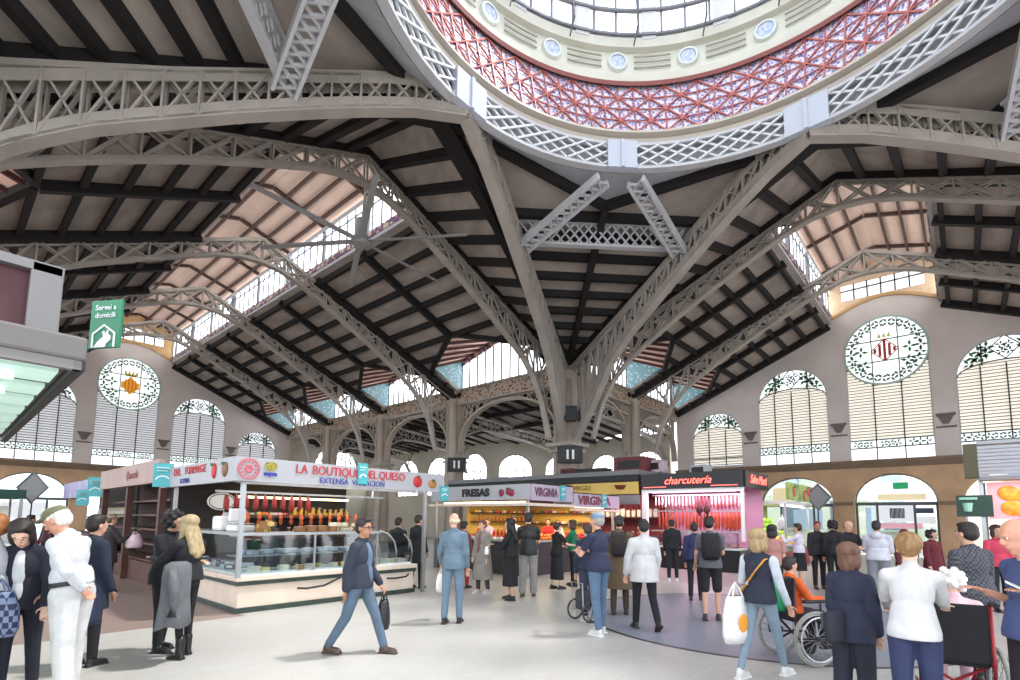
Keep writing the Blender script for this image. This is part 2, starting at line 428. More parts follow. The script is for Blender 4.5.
        if crest == 'red':                            # striped lozenge in red and white, gold crown
            lz = MB(); r = .5
            for k in range(-2, 3):
                x = k*.2
                if k % 1 == 0:
                    a = r*1.05-abs(x)*1.05
                    if a > .03: F.box(lz, t+x-.055, t+x+.055, zc-a, zc+a, -.01, .03)
            lz.ribbon([T(t+a, zc+b, .0) for a, b in ((0, .58), (.56, 0), (0, -.58), (-.56, 0))], .04, .05, side=F.d, closed=True)
            lz.build('crest_lozenge', M_red, w)
            cr = MB(); 
            for q in (-.2, 0, .2): cr.prism([T(t+q-.09, zc+.66, .02), T(t+q+.09, zc+.66, .02), T(t+q, zc+.92, .02)], F.d*-.03)
            cr.build('crest_crown', mat('pale_gold', (214, 204, 130), .5), w)
        else:
            lz = MB(); r = .55
            for k in range(-2, 3):
                x = k*.2; a = r*1.05-abs(x)*.9
                F.box(lz, t+x-.1, t+x+.1, zc-.12-a, zc-.12+a, .0, .03)
            lz.build('crest_lozenge', M_yel, w)
            st = MB()
            for k in (-1.5, -.5, .5, 1.5):
                x = k*.2; a = r*.95-abs(x)*.8
                F.box(st, t+x-.045, t+x+.045, zc-.12-a, zc-.12+a, -.02, .02)
            st.build('crest_stripe', M_or, w)
            cr = MB()
            F.box(cr, t-.3, t+.3, zc+.5, zc+.62, 0, .03)
            for q in (-.28, -.1, .1, .28): cr.prism([T(t+q-.1, zc+.6, .02), T(t+q+.1, zc+.6, .02), T(t+q*1.2, zc+.9, .02)], F.d*-.03)
            cr.build('crest_crown', mat('pale_olive_gold', (200, 190, 80), .5), w)
    return w
def arch_doorway(F, t, hw, zs, rise, lit, desc, posters):
    door_no[0] += 1
    w = thing('door_%d' % door_no[0], desc, 'doorway', F.T(t, 0, .3), kind='structure'); T = F.T
    fr = MB()
    fr.ribbon([T(x, y, .32) for x, y in arc(t, zs, hw, 0, pi, 18, rise)], .12, .1, side=F.d)
    F.box(fr, t-hw, t+hw, zs-.16, zs, .26, .38)
    for x in (t-hw+.05, t-hw*.45, t+hw*.45, t+hw-.05): F.box(fr, x-.05, x+.05, 0, zs, .28, .36)
    fr.build('frame', mat('door_grey_metal', (92, 98, 98), .5), w)
    fill2d('fanlight', [[(t-hw, zs), (t+hw, zs)]+arc(t, zs, hw, 0, pi, 18, rise)[1:-1]], .02, lambda x, y, d: T(x, y, .36+d), glass_mat('clear_glass'), w)
    pn = MB(); F.box(pn, t-hw, t+hw, .05, zs-.16, .33, .345); pn.build('glazed_leaf', glass_mat('clear_glass'), w)
    for nm, (a, b, c, d, mm) in posters.items():
        p = MB(); F.box(p, t+a, t+b, c, d, .29, .31); p.build(nm, mm, w)
    return w
def end_wall(side):
    F = Facade(side); T = F.T
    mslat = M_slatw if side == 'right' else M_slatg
    n0, cx_ = 14, 0
    crown = [(MH-2*MH*i/16, HG+.15+.75*sin(pi*i/16)) for i in range(17)]
    outer = [(-W, 4.6), (W, 4.6), (W, HE-.1)] + crown + [(-W, HE-.1)]
    holes = [arch_loop(0, 1.72, 4.78, 10.35, 1.75)]
    for sg in (-1, 1):
        holes.append(arch_loop(sg*4.35, 1.75, 4.78, 8.35, 1.8)); holes.append(arch_loop(sg*8.5, 1.5, 4.9, 6.65, 1.55))
    up = fill2d('wall_'+side, [outer]+holes, .5, lambda x, y, d: T(x, y, d), M_plaster)
    tag(up, 'grey plastered end wall above the %s arcade' % ('east' if side == 'right' else 'west'), 'wall', kind='structure')
    up['label'] = {'right': 'grey plastered end wall around the red striped crest window', 'left': 'grey plastered end wall around the golden crest window'}[side]
    arches = [arch_loop(0, 1.65, 0, 2.65, 1.42)]
    for sg in (-1, 1): arches.append(arch_loop(sg*4.35, 1.78, 0, 2.6, 1.45)); arches.append(arch_loop(sg*8.5, 1.5, 0, 2.6, 1.3))
    # the arches reach the floor: build the outline as one loop dipping into each opening
    arches.sort(key=lambda a: a[0][0])
    lp = [(-W, 0)]
    for a in arches:
        lp += [a[0]] + a[2:][::-1][:-1] + [a[2], a[1]] if False else [a[0]] + a[2:][::-1] + [a[1]]
    lp += [(W, 0), (W, 4.6), (-W, 4.6)]
    st = fill2d('stone_arcade', [lp], .7, lambda x, y, d: T(x, y, -.1+d), M_stone, up)
    mo = MB(); F.box(mo, -W, W, 4.5, 4.62, -.3, 0); F.box(mo, -W, W, 4.62, 4.76, -.42, 0); F.box(mo, -W, W, 4.38, 4.5, -.2, 0); mo.build('cornice', M_stone2, up)
    im = MB()
    for t in (-10.4, -6.55, -2.1, 2.1, 6.55, 10.4): F.box(im, t-.42, t+.42, 2.5, 2.66, -.2, -.02)
    im.build('impost', M_stone2, up)
    for t in (-6.55, -2.15, 2.15, 6.55):              # small carved corbels between the windows
        c = MB(); F.box(c, t-.36, t+.36, 6.7, 6.8, -.12, .02)
        c.prism([T(t-.3, 6.7, -.08), T(t+.3, 6.7, -.08), T(t+.1, 6.3, -.08), T(t-.1, 6.3, -.08)], F.d*.1)
        F.box(c, t-.38, t+.38, 6.12, 6.2, -.06, .02)
        c.build('corbel', mat('dark_carved_stone', (112, 104, 100), .8), up)
    # cream end of the roof lantern with its glazed strip
    ln = fill2d('lantern_end', [crown[::-1] + [(MH, 15.3), (-MH, 15.3)], [(-1.75, 13.35), (1.75, 13.35), (1.75, 14.25), (-1.75, 14.25)]], .4, lambda x, y, d: T(x, y, .02+d), M_goldstone if side == 'left' else mat('cream_stone', (216, 190, 158), .8, 0, .06), up)
    md = MB(); md.ribbon([T(x, z+.03, -.03) for x, z in crown], .16, .14, side=F.d); md.build('lantern_moulding', M_goldstone, up)
    gl = MB(); F.box(gl, -1.75, 1.75, 13.35, 14.25, .2, .24); gl.build('lantern_glass', M_lite_end, up)
    mb = MB()
    for k in range(1, 6): F.box(mb, -1.75+3.5*k/6-.03, -1.75+3.5*k/6+.03, 13.35, 14.25, .1, .18)
    F.box(mb, -1.75, 1.75, 13.9, 13.95, .1, .18); mb.build('lantern_bar', M_lead, up)
    where = 'golden crest' if side == 'left' else 'red striped crest'
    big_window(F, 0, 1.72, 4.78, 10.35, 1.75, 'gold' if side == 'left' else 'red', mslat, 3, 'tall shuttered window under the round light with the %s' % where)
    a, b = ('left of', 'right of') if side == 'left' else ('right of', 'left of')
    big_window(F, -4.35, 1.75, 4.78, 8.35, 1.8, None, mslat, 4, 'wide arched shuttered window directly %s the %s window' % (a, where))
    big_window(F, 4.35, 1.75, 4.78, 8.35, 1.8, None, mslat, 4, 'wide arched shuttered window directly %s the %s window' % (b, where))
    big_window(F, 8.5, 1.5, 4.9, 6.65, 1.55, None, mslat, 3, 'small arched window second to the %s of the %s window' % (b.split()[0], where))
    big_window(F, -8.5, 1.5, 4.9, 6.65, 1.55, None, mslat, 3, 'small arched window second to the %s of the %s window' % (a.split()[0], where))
    return F
FL, FR = end_wall('left'), end_wall('right')
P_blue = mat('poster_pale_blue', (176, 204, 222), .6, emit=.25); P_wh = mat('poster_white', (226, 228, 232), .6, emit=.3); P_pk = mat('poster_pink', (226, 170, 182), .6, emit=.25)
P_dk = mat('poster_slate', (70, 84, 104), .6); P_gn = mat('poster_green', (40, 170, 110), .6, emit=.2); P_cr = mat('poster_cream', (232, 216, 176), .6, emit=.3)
arch_doorway(FR, 0, 1.65, 2.65, 1.42, 1, 'arched doorway with a green sticker on its fanlight', {
    'pale_panel': (-.8, 1.0, 1.7, 2.5, P_wh), 'dark_sign': (-.35, .25, 1.85, 2.35, P_dk), 'pink_band': (-1.0, .9, 1.35, 1.62, P_pk), 'blue_panel': (.9, 1.25, .4, 2.4, P_blue),
    'green_sticker': (-.55, .05, 3.3, 3.62, P_gn), 'cream_lettering_strip': (-1.2, .7, 2.75, 3.05, P_cr), 'white_notice': (-1.5, -.7, 1.6, 1.95, P_wh), 'dark_notice': (-1.45, -.75, 2.1, 2.35, P_dk)})
arch_doorway(FR, 4.35, 1.78, 2.6, 1.45, 1, 'arched doorway behind the fruit stall', {'pale_panel': (-1.2, .2, 1.2, 2.3, P_blue), 'cream_panel': (-.9, 1.2, 2.8, 3.5, P_cr)})
arch_doorway(FL, -4.35, 1.78, 2.6, 1.45, 1, 'arched doorway behind the grey diamond sign', {'pale_panel': (-1.2, .9, 1.3, 2.3, P_wh)})
# the street seen through the arches
sg = mat('street_asphalt', (150, 148, 146), .8)
s1 = MB(); s1.box((46, 10, -.12), (28, 60, .2)); tag(s1.build('street_paving', sg), 'grey street outside the east doorways', 'street', kind='structure'); bpy.data.objects['street_paving']['label'] = 'grey street paving seen through the arched doorways'
def house(name, loc, rotz, m, label):
    r = thing(name, label, 'building', loc, rotz)
    b = MB(); b.box((0, 0, 6), (24, 3, 12)); b.build('facade', m, r, local=True)
    for k in range(7):
        for j in range(3):
            w_ = MB(); w_.box((-10.5+k*3.5, -1.52, 2.2+j*3.6), (1.3, .1, 2.2)); ww = w_.build('window', mat('street_window', (120, 128, 138), .3), r, local=True)
            q = MB(); q.box((-10.5+k*3.5, -1.8, 1.0+j*3.6), (1.9, .6, .12)); q.build('balcony', mat('street_balcony', (196, 190, 180), .7), r, local=True)
    return r
house('town_house', (50, 4, 0), -pi/2, mat('cream_render', (236, 224, 200), .8), 'cream house with balconies across the street')

# ---- nave roofs ------------------------------------------------------------
TI, TR, ZI, ZR, ZW0, ZW1 = 8.73, 7.1, roof_z(8.73), roof_z(7.1), 10.42, 11.35
def nave(key, bays):
    P = (lambda s, t, z: Vector((X0+t, s, z))) if key == 'L' else (lambda s, t, z: Vector((s, Y0+t, z)))
    ax = Vector((0, 1, 0)) if key == 'L' else Vector((1, 0, 0)); cr = Vector((1, 0, 0)) if key == 'L' else Vector((0, 1, 0))
    nm = 'golden crest' if key == 'L' else 'red crest'
    place = {1: {'L': 'inner', 'R': 'inner'}, -1: {'L': 'outer', 'R': 'outer'}}
    for sg in (1, -1):
        for i in range(len(bays)-1):
            a, b = bays[i], bays[i+1]; mid = (a+b)/2; a1, b1 = a+.55, b-.55
            t = lambda x: sg*x
            poly = [(a, MH), (b, MH), (b, W), (b1, W), (b1, TI), (mid, TR), (a1, TI), (a1, W), (a, W)]
            pn = MB(); pn.prism([P(s, t(q), roof_z(q)) for s, q in poly], (0, 0, .14))
            ro = pn.build('ceiling', M_board)
            side = 'inner' if sg == 1 else 'outer'
            tag(ro, 'dark raftered roof slope, bay %d from the dome, %s side of the nave with the %s' % (i+1, side, nm), 'ceiling', kind='structure')
            pu = MB(); q = 2.55
            while q < W-.15:
                z = roof_z(q)-.1
                if q < TR+.05: segs = [(a, b)]
                else:
                    if q < TI: k = (q-TR)/(TI-TR); segs = [(a, mid-k*(mid-a1)), (mid+k*(b1-mid), b)]
                    else: segs = [(a, a1), (b1, b)]
                for u, v in segs: pu.beam(P(u, t(q), z), P(v, t(q), z), .16, .24, up=(0,0,1))
                q += .92
            pu.beam(P(mid, t(MH), HG-.16), P(mid, t(TR), ZR-.16), .2, .3)
            for e in (a+.14, b-.14): pu.beam(P(e, t(MH), HG-.16), P(e, t(W), HE-.16), .34, .34)
            for e, f in ((a1, mid), (b1, mid)): pu.beam(P(e, t(TI), ZI-.05), P(f, t(TR), ZR-.05), .2, .26)
            pu.build('rafter', M_rafter, ro)
            # gabled dormer lighting the bay
            dm = thing('dormer', 'gabled dormer with teal glass cheeks, bay %d from the dome, %s side of the nave with the %s' % (i+1, side, nm), 'dormer', P(mid, t(W), ZW0), kind='structure')
            if len(dm['label'].split()) > 16: dm['label'] = 'gabled dormer, bay %d from the dome, %s side of the %s nave' % (i+1, side, nm)
            so = MB(); stx = MB()
            for e in (a1, b1):
                A, B, C, D = P(e, t(TI), ZI), P(e, t(W+.3), ZW0+.13), P(mid, t(W+.3), ZW1+.13), P(mid, t(TR), ZR)
                so.prism([A, B, C, D], (0, 0, .12))
                for k in range(6):
                    f = (k+.5)/6; stx.beam(A.lerp(D, f)+Vector((0,0,-.05)), B.lerp(C, f)+Vector((0,0,-.05)), .13, .12)
            so.build('soffit', M_pink, dm); stx.build('soffit_rafter', M_redwood, dm)
            for e in (a1, b1):
                ck = MB(); ck.prism([P(e, t(TI), ZI), P(e, t(W), ZW0), P(e, t(W), HE+.2)], ax*.06); ck.build('glass_cheek', M_teal, dm)
            gz = MB(); gz.prism([P(a1, t(W), HE+.26), P(b1, t(W), HE+.26), P(b1, t(W), ZW0), P(mid, t(W), ZW1), P(a1, t(W), ZW0)], cr*(sg*.05)); gz.build('glass', M_lite, dm)
            bars = MB(); n = 11
            for k in range(n+1):
                s = a1+(b1-a1)*k/n; zt = ZW0+(ZW1-ZW0)*(1-abs(s-mid)/(mid-a1)); bars.beam(P(s, t(W-.06), HE+.2), P(s, t(W-.06), zt), .07, .07, up=ax)
            bars.build('glazing_bar', mat('slate_glazing_bar', (96, 100, 108), .5), dm)
            tp = MB()
            for e in (a1, b1): tp.beam(P(e, t(W-.08), ZW0-.16), P(mid, t(W-.08), ZW1-.16), .1, .34, up=(0,0,1))
            tp.build('mosaic_fascia', M_mosaic2, dm)
            # tiled eaves beam and its arched iron bracket
            bm_ = thing('trim_%d' % (len([o for o in bpy.data.objects if o.name.startswith('trim_')])+1), 'tiled eaves beam over a latticed arch, bay %d from dome, %s side of the %s nave' % (i+1, side, nm), 'eaves beam', P(mid, t(W), 8.3), kind='structure')
            bb = MB(); bb.beam(P(a, t(W), 8.33), P(b, t(W), 8.33), .3, .74, up=(0,0,1)); bb.build('tiled_beam', M_mosaic, bm_)
            fl_ = MB()
            for z in (7.93, 8.74): fl_.beam(P(a, t(W), z), P(b, t(W), z), .5, .09)
            fl_.build('flange', M_iron, bm_)
            hw = (b-a)/2-.45; ap = [(mid-hw*cos(pi*k/16), 5.3+2.45*sin(pi*k/16)**.8) for k in range(17)]
            ch = MB(); ch.ribbon([P(s, t(W), z) for s, z in ap], .34, .12, side=cr); ch.build('arched_chord', M_iron3, bm_)
            lt = MB()
            for k in range(16):
                s, z = ap[k]; s2, z2 = ap[k+1]
                lt.beam(P(s, t(W), z), P(s2, t(W), 7.93), .06, .05); lt.beam(P(s2, t(W), z2), P(s, t(W), 7.93), .06, .05)
                if k < 4 or k > 11: lt.beam(P(s, t(W), (z+7.93)/2), P(s2, t(W), (z2+7.93)/2), .05, .05)
            lt.build('lattice_web', M_iron3, bm_)
    # roof lantern along the ridge
    s0, s1 = bays[0], bays[-1]
    ln = thing('roof_lantern', 'long glazed roof lantern along the ridge of the nave with the %s' % nm, 'roof lantern', P(s0, 0, HG), kind='structure')
    for sg in (1, -1):
        cu = MB(); cu.beam(P(s0, sg*MH, HG+.22), P(s1, sg*MH, HG+.22), .22, .42); cu.build('curb', M_iron2, ln)
        mz = MB(); mz.beam(P(s0, sg*(MH-.13), HG+.28), P(s1, sg*(MH-.13), HG+.28), .05, .26); mz.build('mosaic_strip', M_mosaic2, ln)
        g = MB(); g.beam(P(s0, sg*(MH+.02), HG+1.22), P(s1, sg*(MH+.02), HG+1.22), .05, 1.66); g.build('glass', M_lite, ln)
        br = MB(); k = s0
        while k < s1: br.beam(P(k, sg*(MH-.05), HG+.3), P(k, sg*(MH-.05), HG+2.0), .05, .06, up=cr); k += .62
        br.beam(P(s0, sg*(MH-.05), HG+1.55), P(s1, sg*(MH-.05), HG+1.55), .05, .05)
        k = s0
        while k < s1: br.beam(P(k, sg*(MH-.06), HG+.3), P(k, sg*(MH-.06), HG+2.0), .14, .12, up=cr); k += 3.4
        br.build('glazing_bar', mat('slate_glazing_bar', (96, 100, 108), .5), ln)
        fr = MB(); fr.beam(P(s0, sg*(MH-.1), HG+1.9), P(s1, sg*(MH-.1), HG+1.9), .06, .2); fr.build('fretwork', M_iron2, ln)
        rf = MB(); A = [P(s0, sg*(MH+.35), HG+2.02), P(s1, sg*(MH+.35), HG+2.02), P(s1, 0, HG+2.85), P(s0, 0, HG+2.85)]
        rf.prism(A, (0, 0, .12)); rf.build('lantern_roof', M_cream, ln)
        ra = MB()
        for q in (.55, 1.25, 1.95):
            z = HG+2.85-.83*q/(MH+.35)-.06; ra.beam(P(s0, sg*q, z), P(s1, sg*q, z), .1, .12)
        k = s0+.1
        while k < s1: ra.beam(P(k, sg*.02, HG+2.76), P(k, sg*(MH), HG+2.06), .12, .14); k += 3.4
        ra.build('lantern_rafter', mat('brown_rafter', (74, 52, 44), .8), ln)
    e = MB(); e.prism([P(s0, -MH-.3, HG+2.02), P(s0, MH+.3, HG+2.02), P(s0, 0, HG+2.9)], ax*-.1); e.build('end_board', M_cream, ln)
    return P, ax, cr
BL = [13.55, 21.2, 28.16, 34.85, YA]; BR = [19.24, 25.3, XB]
PL, axL, crL = nave('L', BL); PR, axR, crR = nave('R', BR)

# ---- roof trusses ----------------------------------------------------------
LOW = [(0, 12.08), (.8, 12.0), (1.65, 11.72), (2.65, 11.25), (4.2, 10.5), (5.6, 9.75), (6.95, 8.95), (7.8, 8.4), (8.5, 7.7), (9.1, 6.7), (9.6, 5.2)]
def low_z(t):
    t = abs(t)
    for (a, z), (b, y) in zip(LOW, LOW[1:]):
        if a <= t <= b: return z+(y-z)*(t-a)/(b-a)
    return LOW[-1][1]
def truss(P, ax, cr, s, label, group):
    r = thing('roof_truss', label, 'roof truss', P(s, 0, 12.0), group=group)
    tc = MB(); tz = lambda t: roof_z(t)-.24
    tc.ribbon([P(s, t, tz(t)) for t in (-10.6, -5, 0)], .3, .14, side=ax); tc.ribbon([P(s, t, tz(t)) for t in (0, 5, 10.6)], .3, .14, side=ax)
    tc.ribbon([P(s, t, tz(t)-.1) for t in (-10.6, 0)], .08, .1, side=ax); tc.ribbon([P(s, t, tz(t)-.1) for t in (0, 10.6)], .08, .1, side=ax)
    tc.build('top_chord', M_iron, r)
    full = [(-t, z) for t, z in LOW[::-1]] + LOW[1:]
    lc = MB(); lc.ribbon([P(s, t, z) for t, z in full], .28, .09, side=ax); lc.ribbon([P(s, t, z+.08) for t, z in full], .08, .1, side=ax); lc.build('arched_chord', M_iron, r)
    wb = MB(); ts = [-9.6+i*.96 for i in range(21)]
    for k in range(20):
        a, b = ts[k], ts[k+1]
        for o in (-.09, .09):
            wb.beam(P(s, a, low_z(a))+ax*o, P(s, b, tz(b))+ax*o, .07, .06, up=ax); wb.beam(P(s, b, low_z(b))+ax*o, P(s, a, tz(a))+ax*o, .05, .07, up=ax)
            wb.beam(P(s, a, low_z(a))+ax*o, P(s, a, tz(a))+ax*o, .05, .07, up=ax)
    wb.build('lattice_web', M_iron, r)
    return r
nth = ['first', 'second', 'third', 'fourth']
for i, s in enumerate(BL[:-1]): truss(PL, axL, crL, s, '%s grey lattice roof truss from the dome in the nave with the golden crest' % nth[i], 'roof trusses of the west nave')
for i, s in enumerate(BR[:-1]): truss(PR, axR, crR, s, '%s grey lattice roof truss from the dome in the nave with the red crest' % nth[i], 'roof trusses of the north nave')

# ---- columns ---------------------------------------------------------------
def column(x, y, label, big=False):
    c = thing('iron_column', label, 'column', (x, y, 0), group='iron columns')
    k = 1.25 if big else 1.0
    sh = MB(); sh.lathe([(.5*k, .0), (.5*k, .9), (.42*k, 1.0), (.4*k, 4.6), (.5*k, 4.75), (.5*k, 4.9), (.4*k, 5.0), (.42*k, 8.6)], 8, (x, y, 0)); sh.build('shaft', M_iron3, c)
    for a in range(4):
        an = a*pi/2+pi/4; q = MB(); q.tube((x+cos(an)*.42*k, y+sin(an)*.42*k, 0), (x+cos(an)*.42*k, y+sin(an)*.42*k, 8.0), .1*k, .1*k, 8); q.build('colonnette', M_iron3, c, smooth=True)
    cp = MB(); cp.box((x, y, 5.0), (1.15*k, 1.15*k, .16)); cp.box((x, y, 4.72), (1.0*k, 1.0*k, .12)); cp.box((x, y, 8.6), (.9, .9, .25)); cp.build('capital', M_iron, c)
    return c
column(X0+W, Y0+W, 'large iron column carrying the dome ribs behind the strawberry stall', True)
for i, s in enumerate(BL[1:-1]): column(X0+W, s, '%s slender iron column beyond the large dome column along the eaves over the cheese stall' % nth[i])
column(BR[1], Y0+W, 'iron column between the large dome column and the red crest wall')
for i, s in enumerate(BL[1:-1]): column(X0-W, s, '%s iron column of the far outer row beside the golden crest nave' % nth[i])
column(X0-W, Y0+W, 'iron column carrying the dome rib over the near left stall', True)
column(X0+W, Y0-W, 'iron column carrying the dome rib beyond the right edge stall', True)
column(BR[1], Y0-W, 'iron column of the outer row beside the red crest nave')

# ---- dome ------------------------------------------------------------------
def ring_pt(a, r, z): return Vector((CX+r*cos(a), CY+r*sin(a), z))
dome = thing('dome', 'great glazed dome over a red and blue tiled ring', 'dome', (CX, CY, 11.2), kind='structure')
C3 = (CX, CY, 0)
fl = MB()
fl.lathe([(RR-.14, 11.2), (RR+.08, 11.2), (RR+.08, 11.28), (RR-.14, 11.28), (RR-.14, 11.2)], 96, C3); fl.lathe([(RR-.14, 11.88), (RR+.08, 11.88), (RR+.08, 11.96), (RR-.14, 11.96), (RR-.14, 11.88)], 96, C3)
fl.build('ring_flange', M_iron2, dome)
bk = MB(); bk.lathe([(RR+.1, 11.2), (RR+.1, 12.2)], 96, C3); bk.build('ring_backing', mat('grey_ring_backing', (150, 150, 152), .8), dome)
lt = MB(); N = 72
for k in range(N):
    a, b = 2*pi*k/N, 2*pi*(k+2)/N
    lt.beam(ring_pt(a, RR-.08, 11.3), ring_pt(b, RR-.08, 11.88), .05, .05); lt.beam(ring_pt(b, RR-.12, 11.3), ring_pt(a, RR-.12, 11.88), .05, .05)
lt.build('ring_lattice', mat('ring_white', (208, 210, 214), .5), dome)
for k in range(8):
    a = k*pi/4; R = Matrix.Rotation(a, 3, 'Z'); p = MB()
    p.box(ring_pt(a, RR-.14, 11.55), (.2, .95 if k % 2 == 0 else .8, .78), R); p.box(ring_pt(a, RR-.26, 11.55), (.05, .09, .78), R)
    p.build('box_plate', mat('blue_white_plate', (186, 192, 204), .5), dome)
co = MB(); co.lathe([(RR+.1, 11.96), (5.86, 11.98), (5.83, 12.06), (5.93, 12.08), (5.93, 12.16), (5.76, 12.2), (5.8, 12.3), (5.9, 12.3)], 96, C3); co.build('ring_cornice', mat('beige_moulding', (186, 178, 166), .6), dome, smooth=False)
tb = MB(); tb.lathe([(5.83, 12.22), (6.22, 13.92), (6.3, 14.1)], 120, C3); tb.build('tile_band', pattern_mat('blue_white_tiles', 'voronoi', (92, 98, 170), (214, 208, 220), 13, .4, thresh=.42), dome)
def band(k, j, d=.03):
    r = 5.83+.39*j/4-d; return ring_pt(2*pi*k/88, r, 12.24+1.68*j/4)
rb = MB(); rb2 = MB()
for k in range(88):
    for j in range(4):
        rb.beam(band(k, j), band(k, j+1), .035, .03)
        if j in (1, 2, 3): rb.beam(band(k, j), band(k+1, j), .03, .03)
        if (k+j) % 2 == 0: rb2.beam(band(k, j), band(k+1, j+1), .046, .03)
        else: rb2.beam(band(k+1, j), band(k, j+1), .046, .03)
rb.build('tile_rib', mat('tile_red', (168, 84, 82), .5), dome); rb2.build('star_rib', mat('tile_orange_red', (186, 98, 84), .5), dome)
rm = MB(); rm.lathe([(6.1, 13.9), (6.08, 14.02), (6.2, 14.06), (6.35, 14.06)], 96, C3); rm.build('red_moulding', mat('maroon_moulding', (134, 66, 58), .5), dome)
cn = MB(); cn.lathe([(6.22, 14.02), (6.2, 14.35), (6.36, 14.5), (6.4, 15.2), (6.25, 15.25), (6.2, 15.5), (6.5, 15.55)], 120, C3); cn.build('cornice', mat('pale_green_cornice', (204, 204, 190), .6, 0, .04, 2), dome)
md_b = mat('medallion_blue', (150, 166, 206), .5, rgb2=(206, 212, 226), scale=14); md_w = mat('medallion_rim', (206, 212, 208), .5)
for k in range(20):
    a = 2*pi*(k+.47)/20; n = Vector((-cos(a), -sin(a), 0)); R = Vector((0, 0, 1)).rotation_difference(n).to_matrix(); c = ring_pt(a, 6.36, 14.85)
    m1 = MB(); m1.lathe([(.001, .05), (.21, .05), (.22, .0)], 20, c, R=R); o1 = m1.build('medallion', md_b, dome)
    m2 = MB(); m2.lathe([(.21, .0), (.22, .08), (.27, .08), (.3, .0)], 20, c, R=R); m2.build('medallion_rim', md_w, o1)
    m3 = MB()
    for z in (14.68, 14.85, 15.02): m3.ribbon([ring_pt(a+(.075+.164*i/4), 6.33, z) for i in range(5)], .03, .03)
    m3.build('cornice_groove', mat('groove_grey', (150, 148, 132), .7), dome)
dr = MB(); dr.lathe([(6.32, 15.5), (6.32, 19.4)], 72, C3); dr.build('drum_glass', glass_mat('dome_pane', (246, 248, 250), .06), dome)
gb = MB()
for k in range(60):
    a = 2*pi*(k+.5)/60; gb.beam(ring_pt(a, 6.24, 15.5), ring_pt(a, 6.24, 19.4), .05, .06)
for z in (15.58, 16.35, 18.2):
    gb.ribbon([ring_pt(2*pi*k/72, 6.2, z) for k in range(72)], .1, .07, closed=True)
gb.build('glazing_bar', mat('drum_bar', (110, 112, 120), .5), dome)
for k in range(20):
    a = 2*pi*(k+.02)/20; R = Matrix.Rotation(a, 3, 'Z'); p = MB(); p.box(ring_pt(a, 6.27, 17.4), (.16, .4, 3.9), R); p.build('drum_pier', mat('drum_pier_grey', (206, 206, 208), .7), dome)
    q = MB(); a2 = a+.06; q.tube(ring_pt(a2, 6.1, 16.9), ring_pt(a2, 5.9, 15.6), .025, .025, 6); q.tube(ring_pt(a2, 5.9, 15.6), ring_pt(a2+.02, 5.95, 15.0), .03, .02, 6); q.build('lamp_rod', M_lead, dome)
cap = MB(); cap.lathe([(6.32*cos(t), 19.4+5.2*sin(t)) for t in [pi/2*i/10 for i in range(10)]]+[(.05, 24.6)], 48, C3)
cap.build('dome_glass', glass_mat('dome_pane'), dome)
cb = MB()
for k in range(24):
    a = 2*pi*k/24; cb.path([ring_pt(a, 6.28*cos(t), 19.4+5.16*sin(t)) for t in [pi/2*i/8*.98 for i in range(9)]], .05, 5)
cb.build('dome_rib', M_iron, dome)

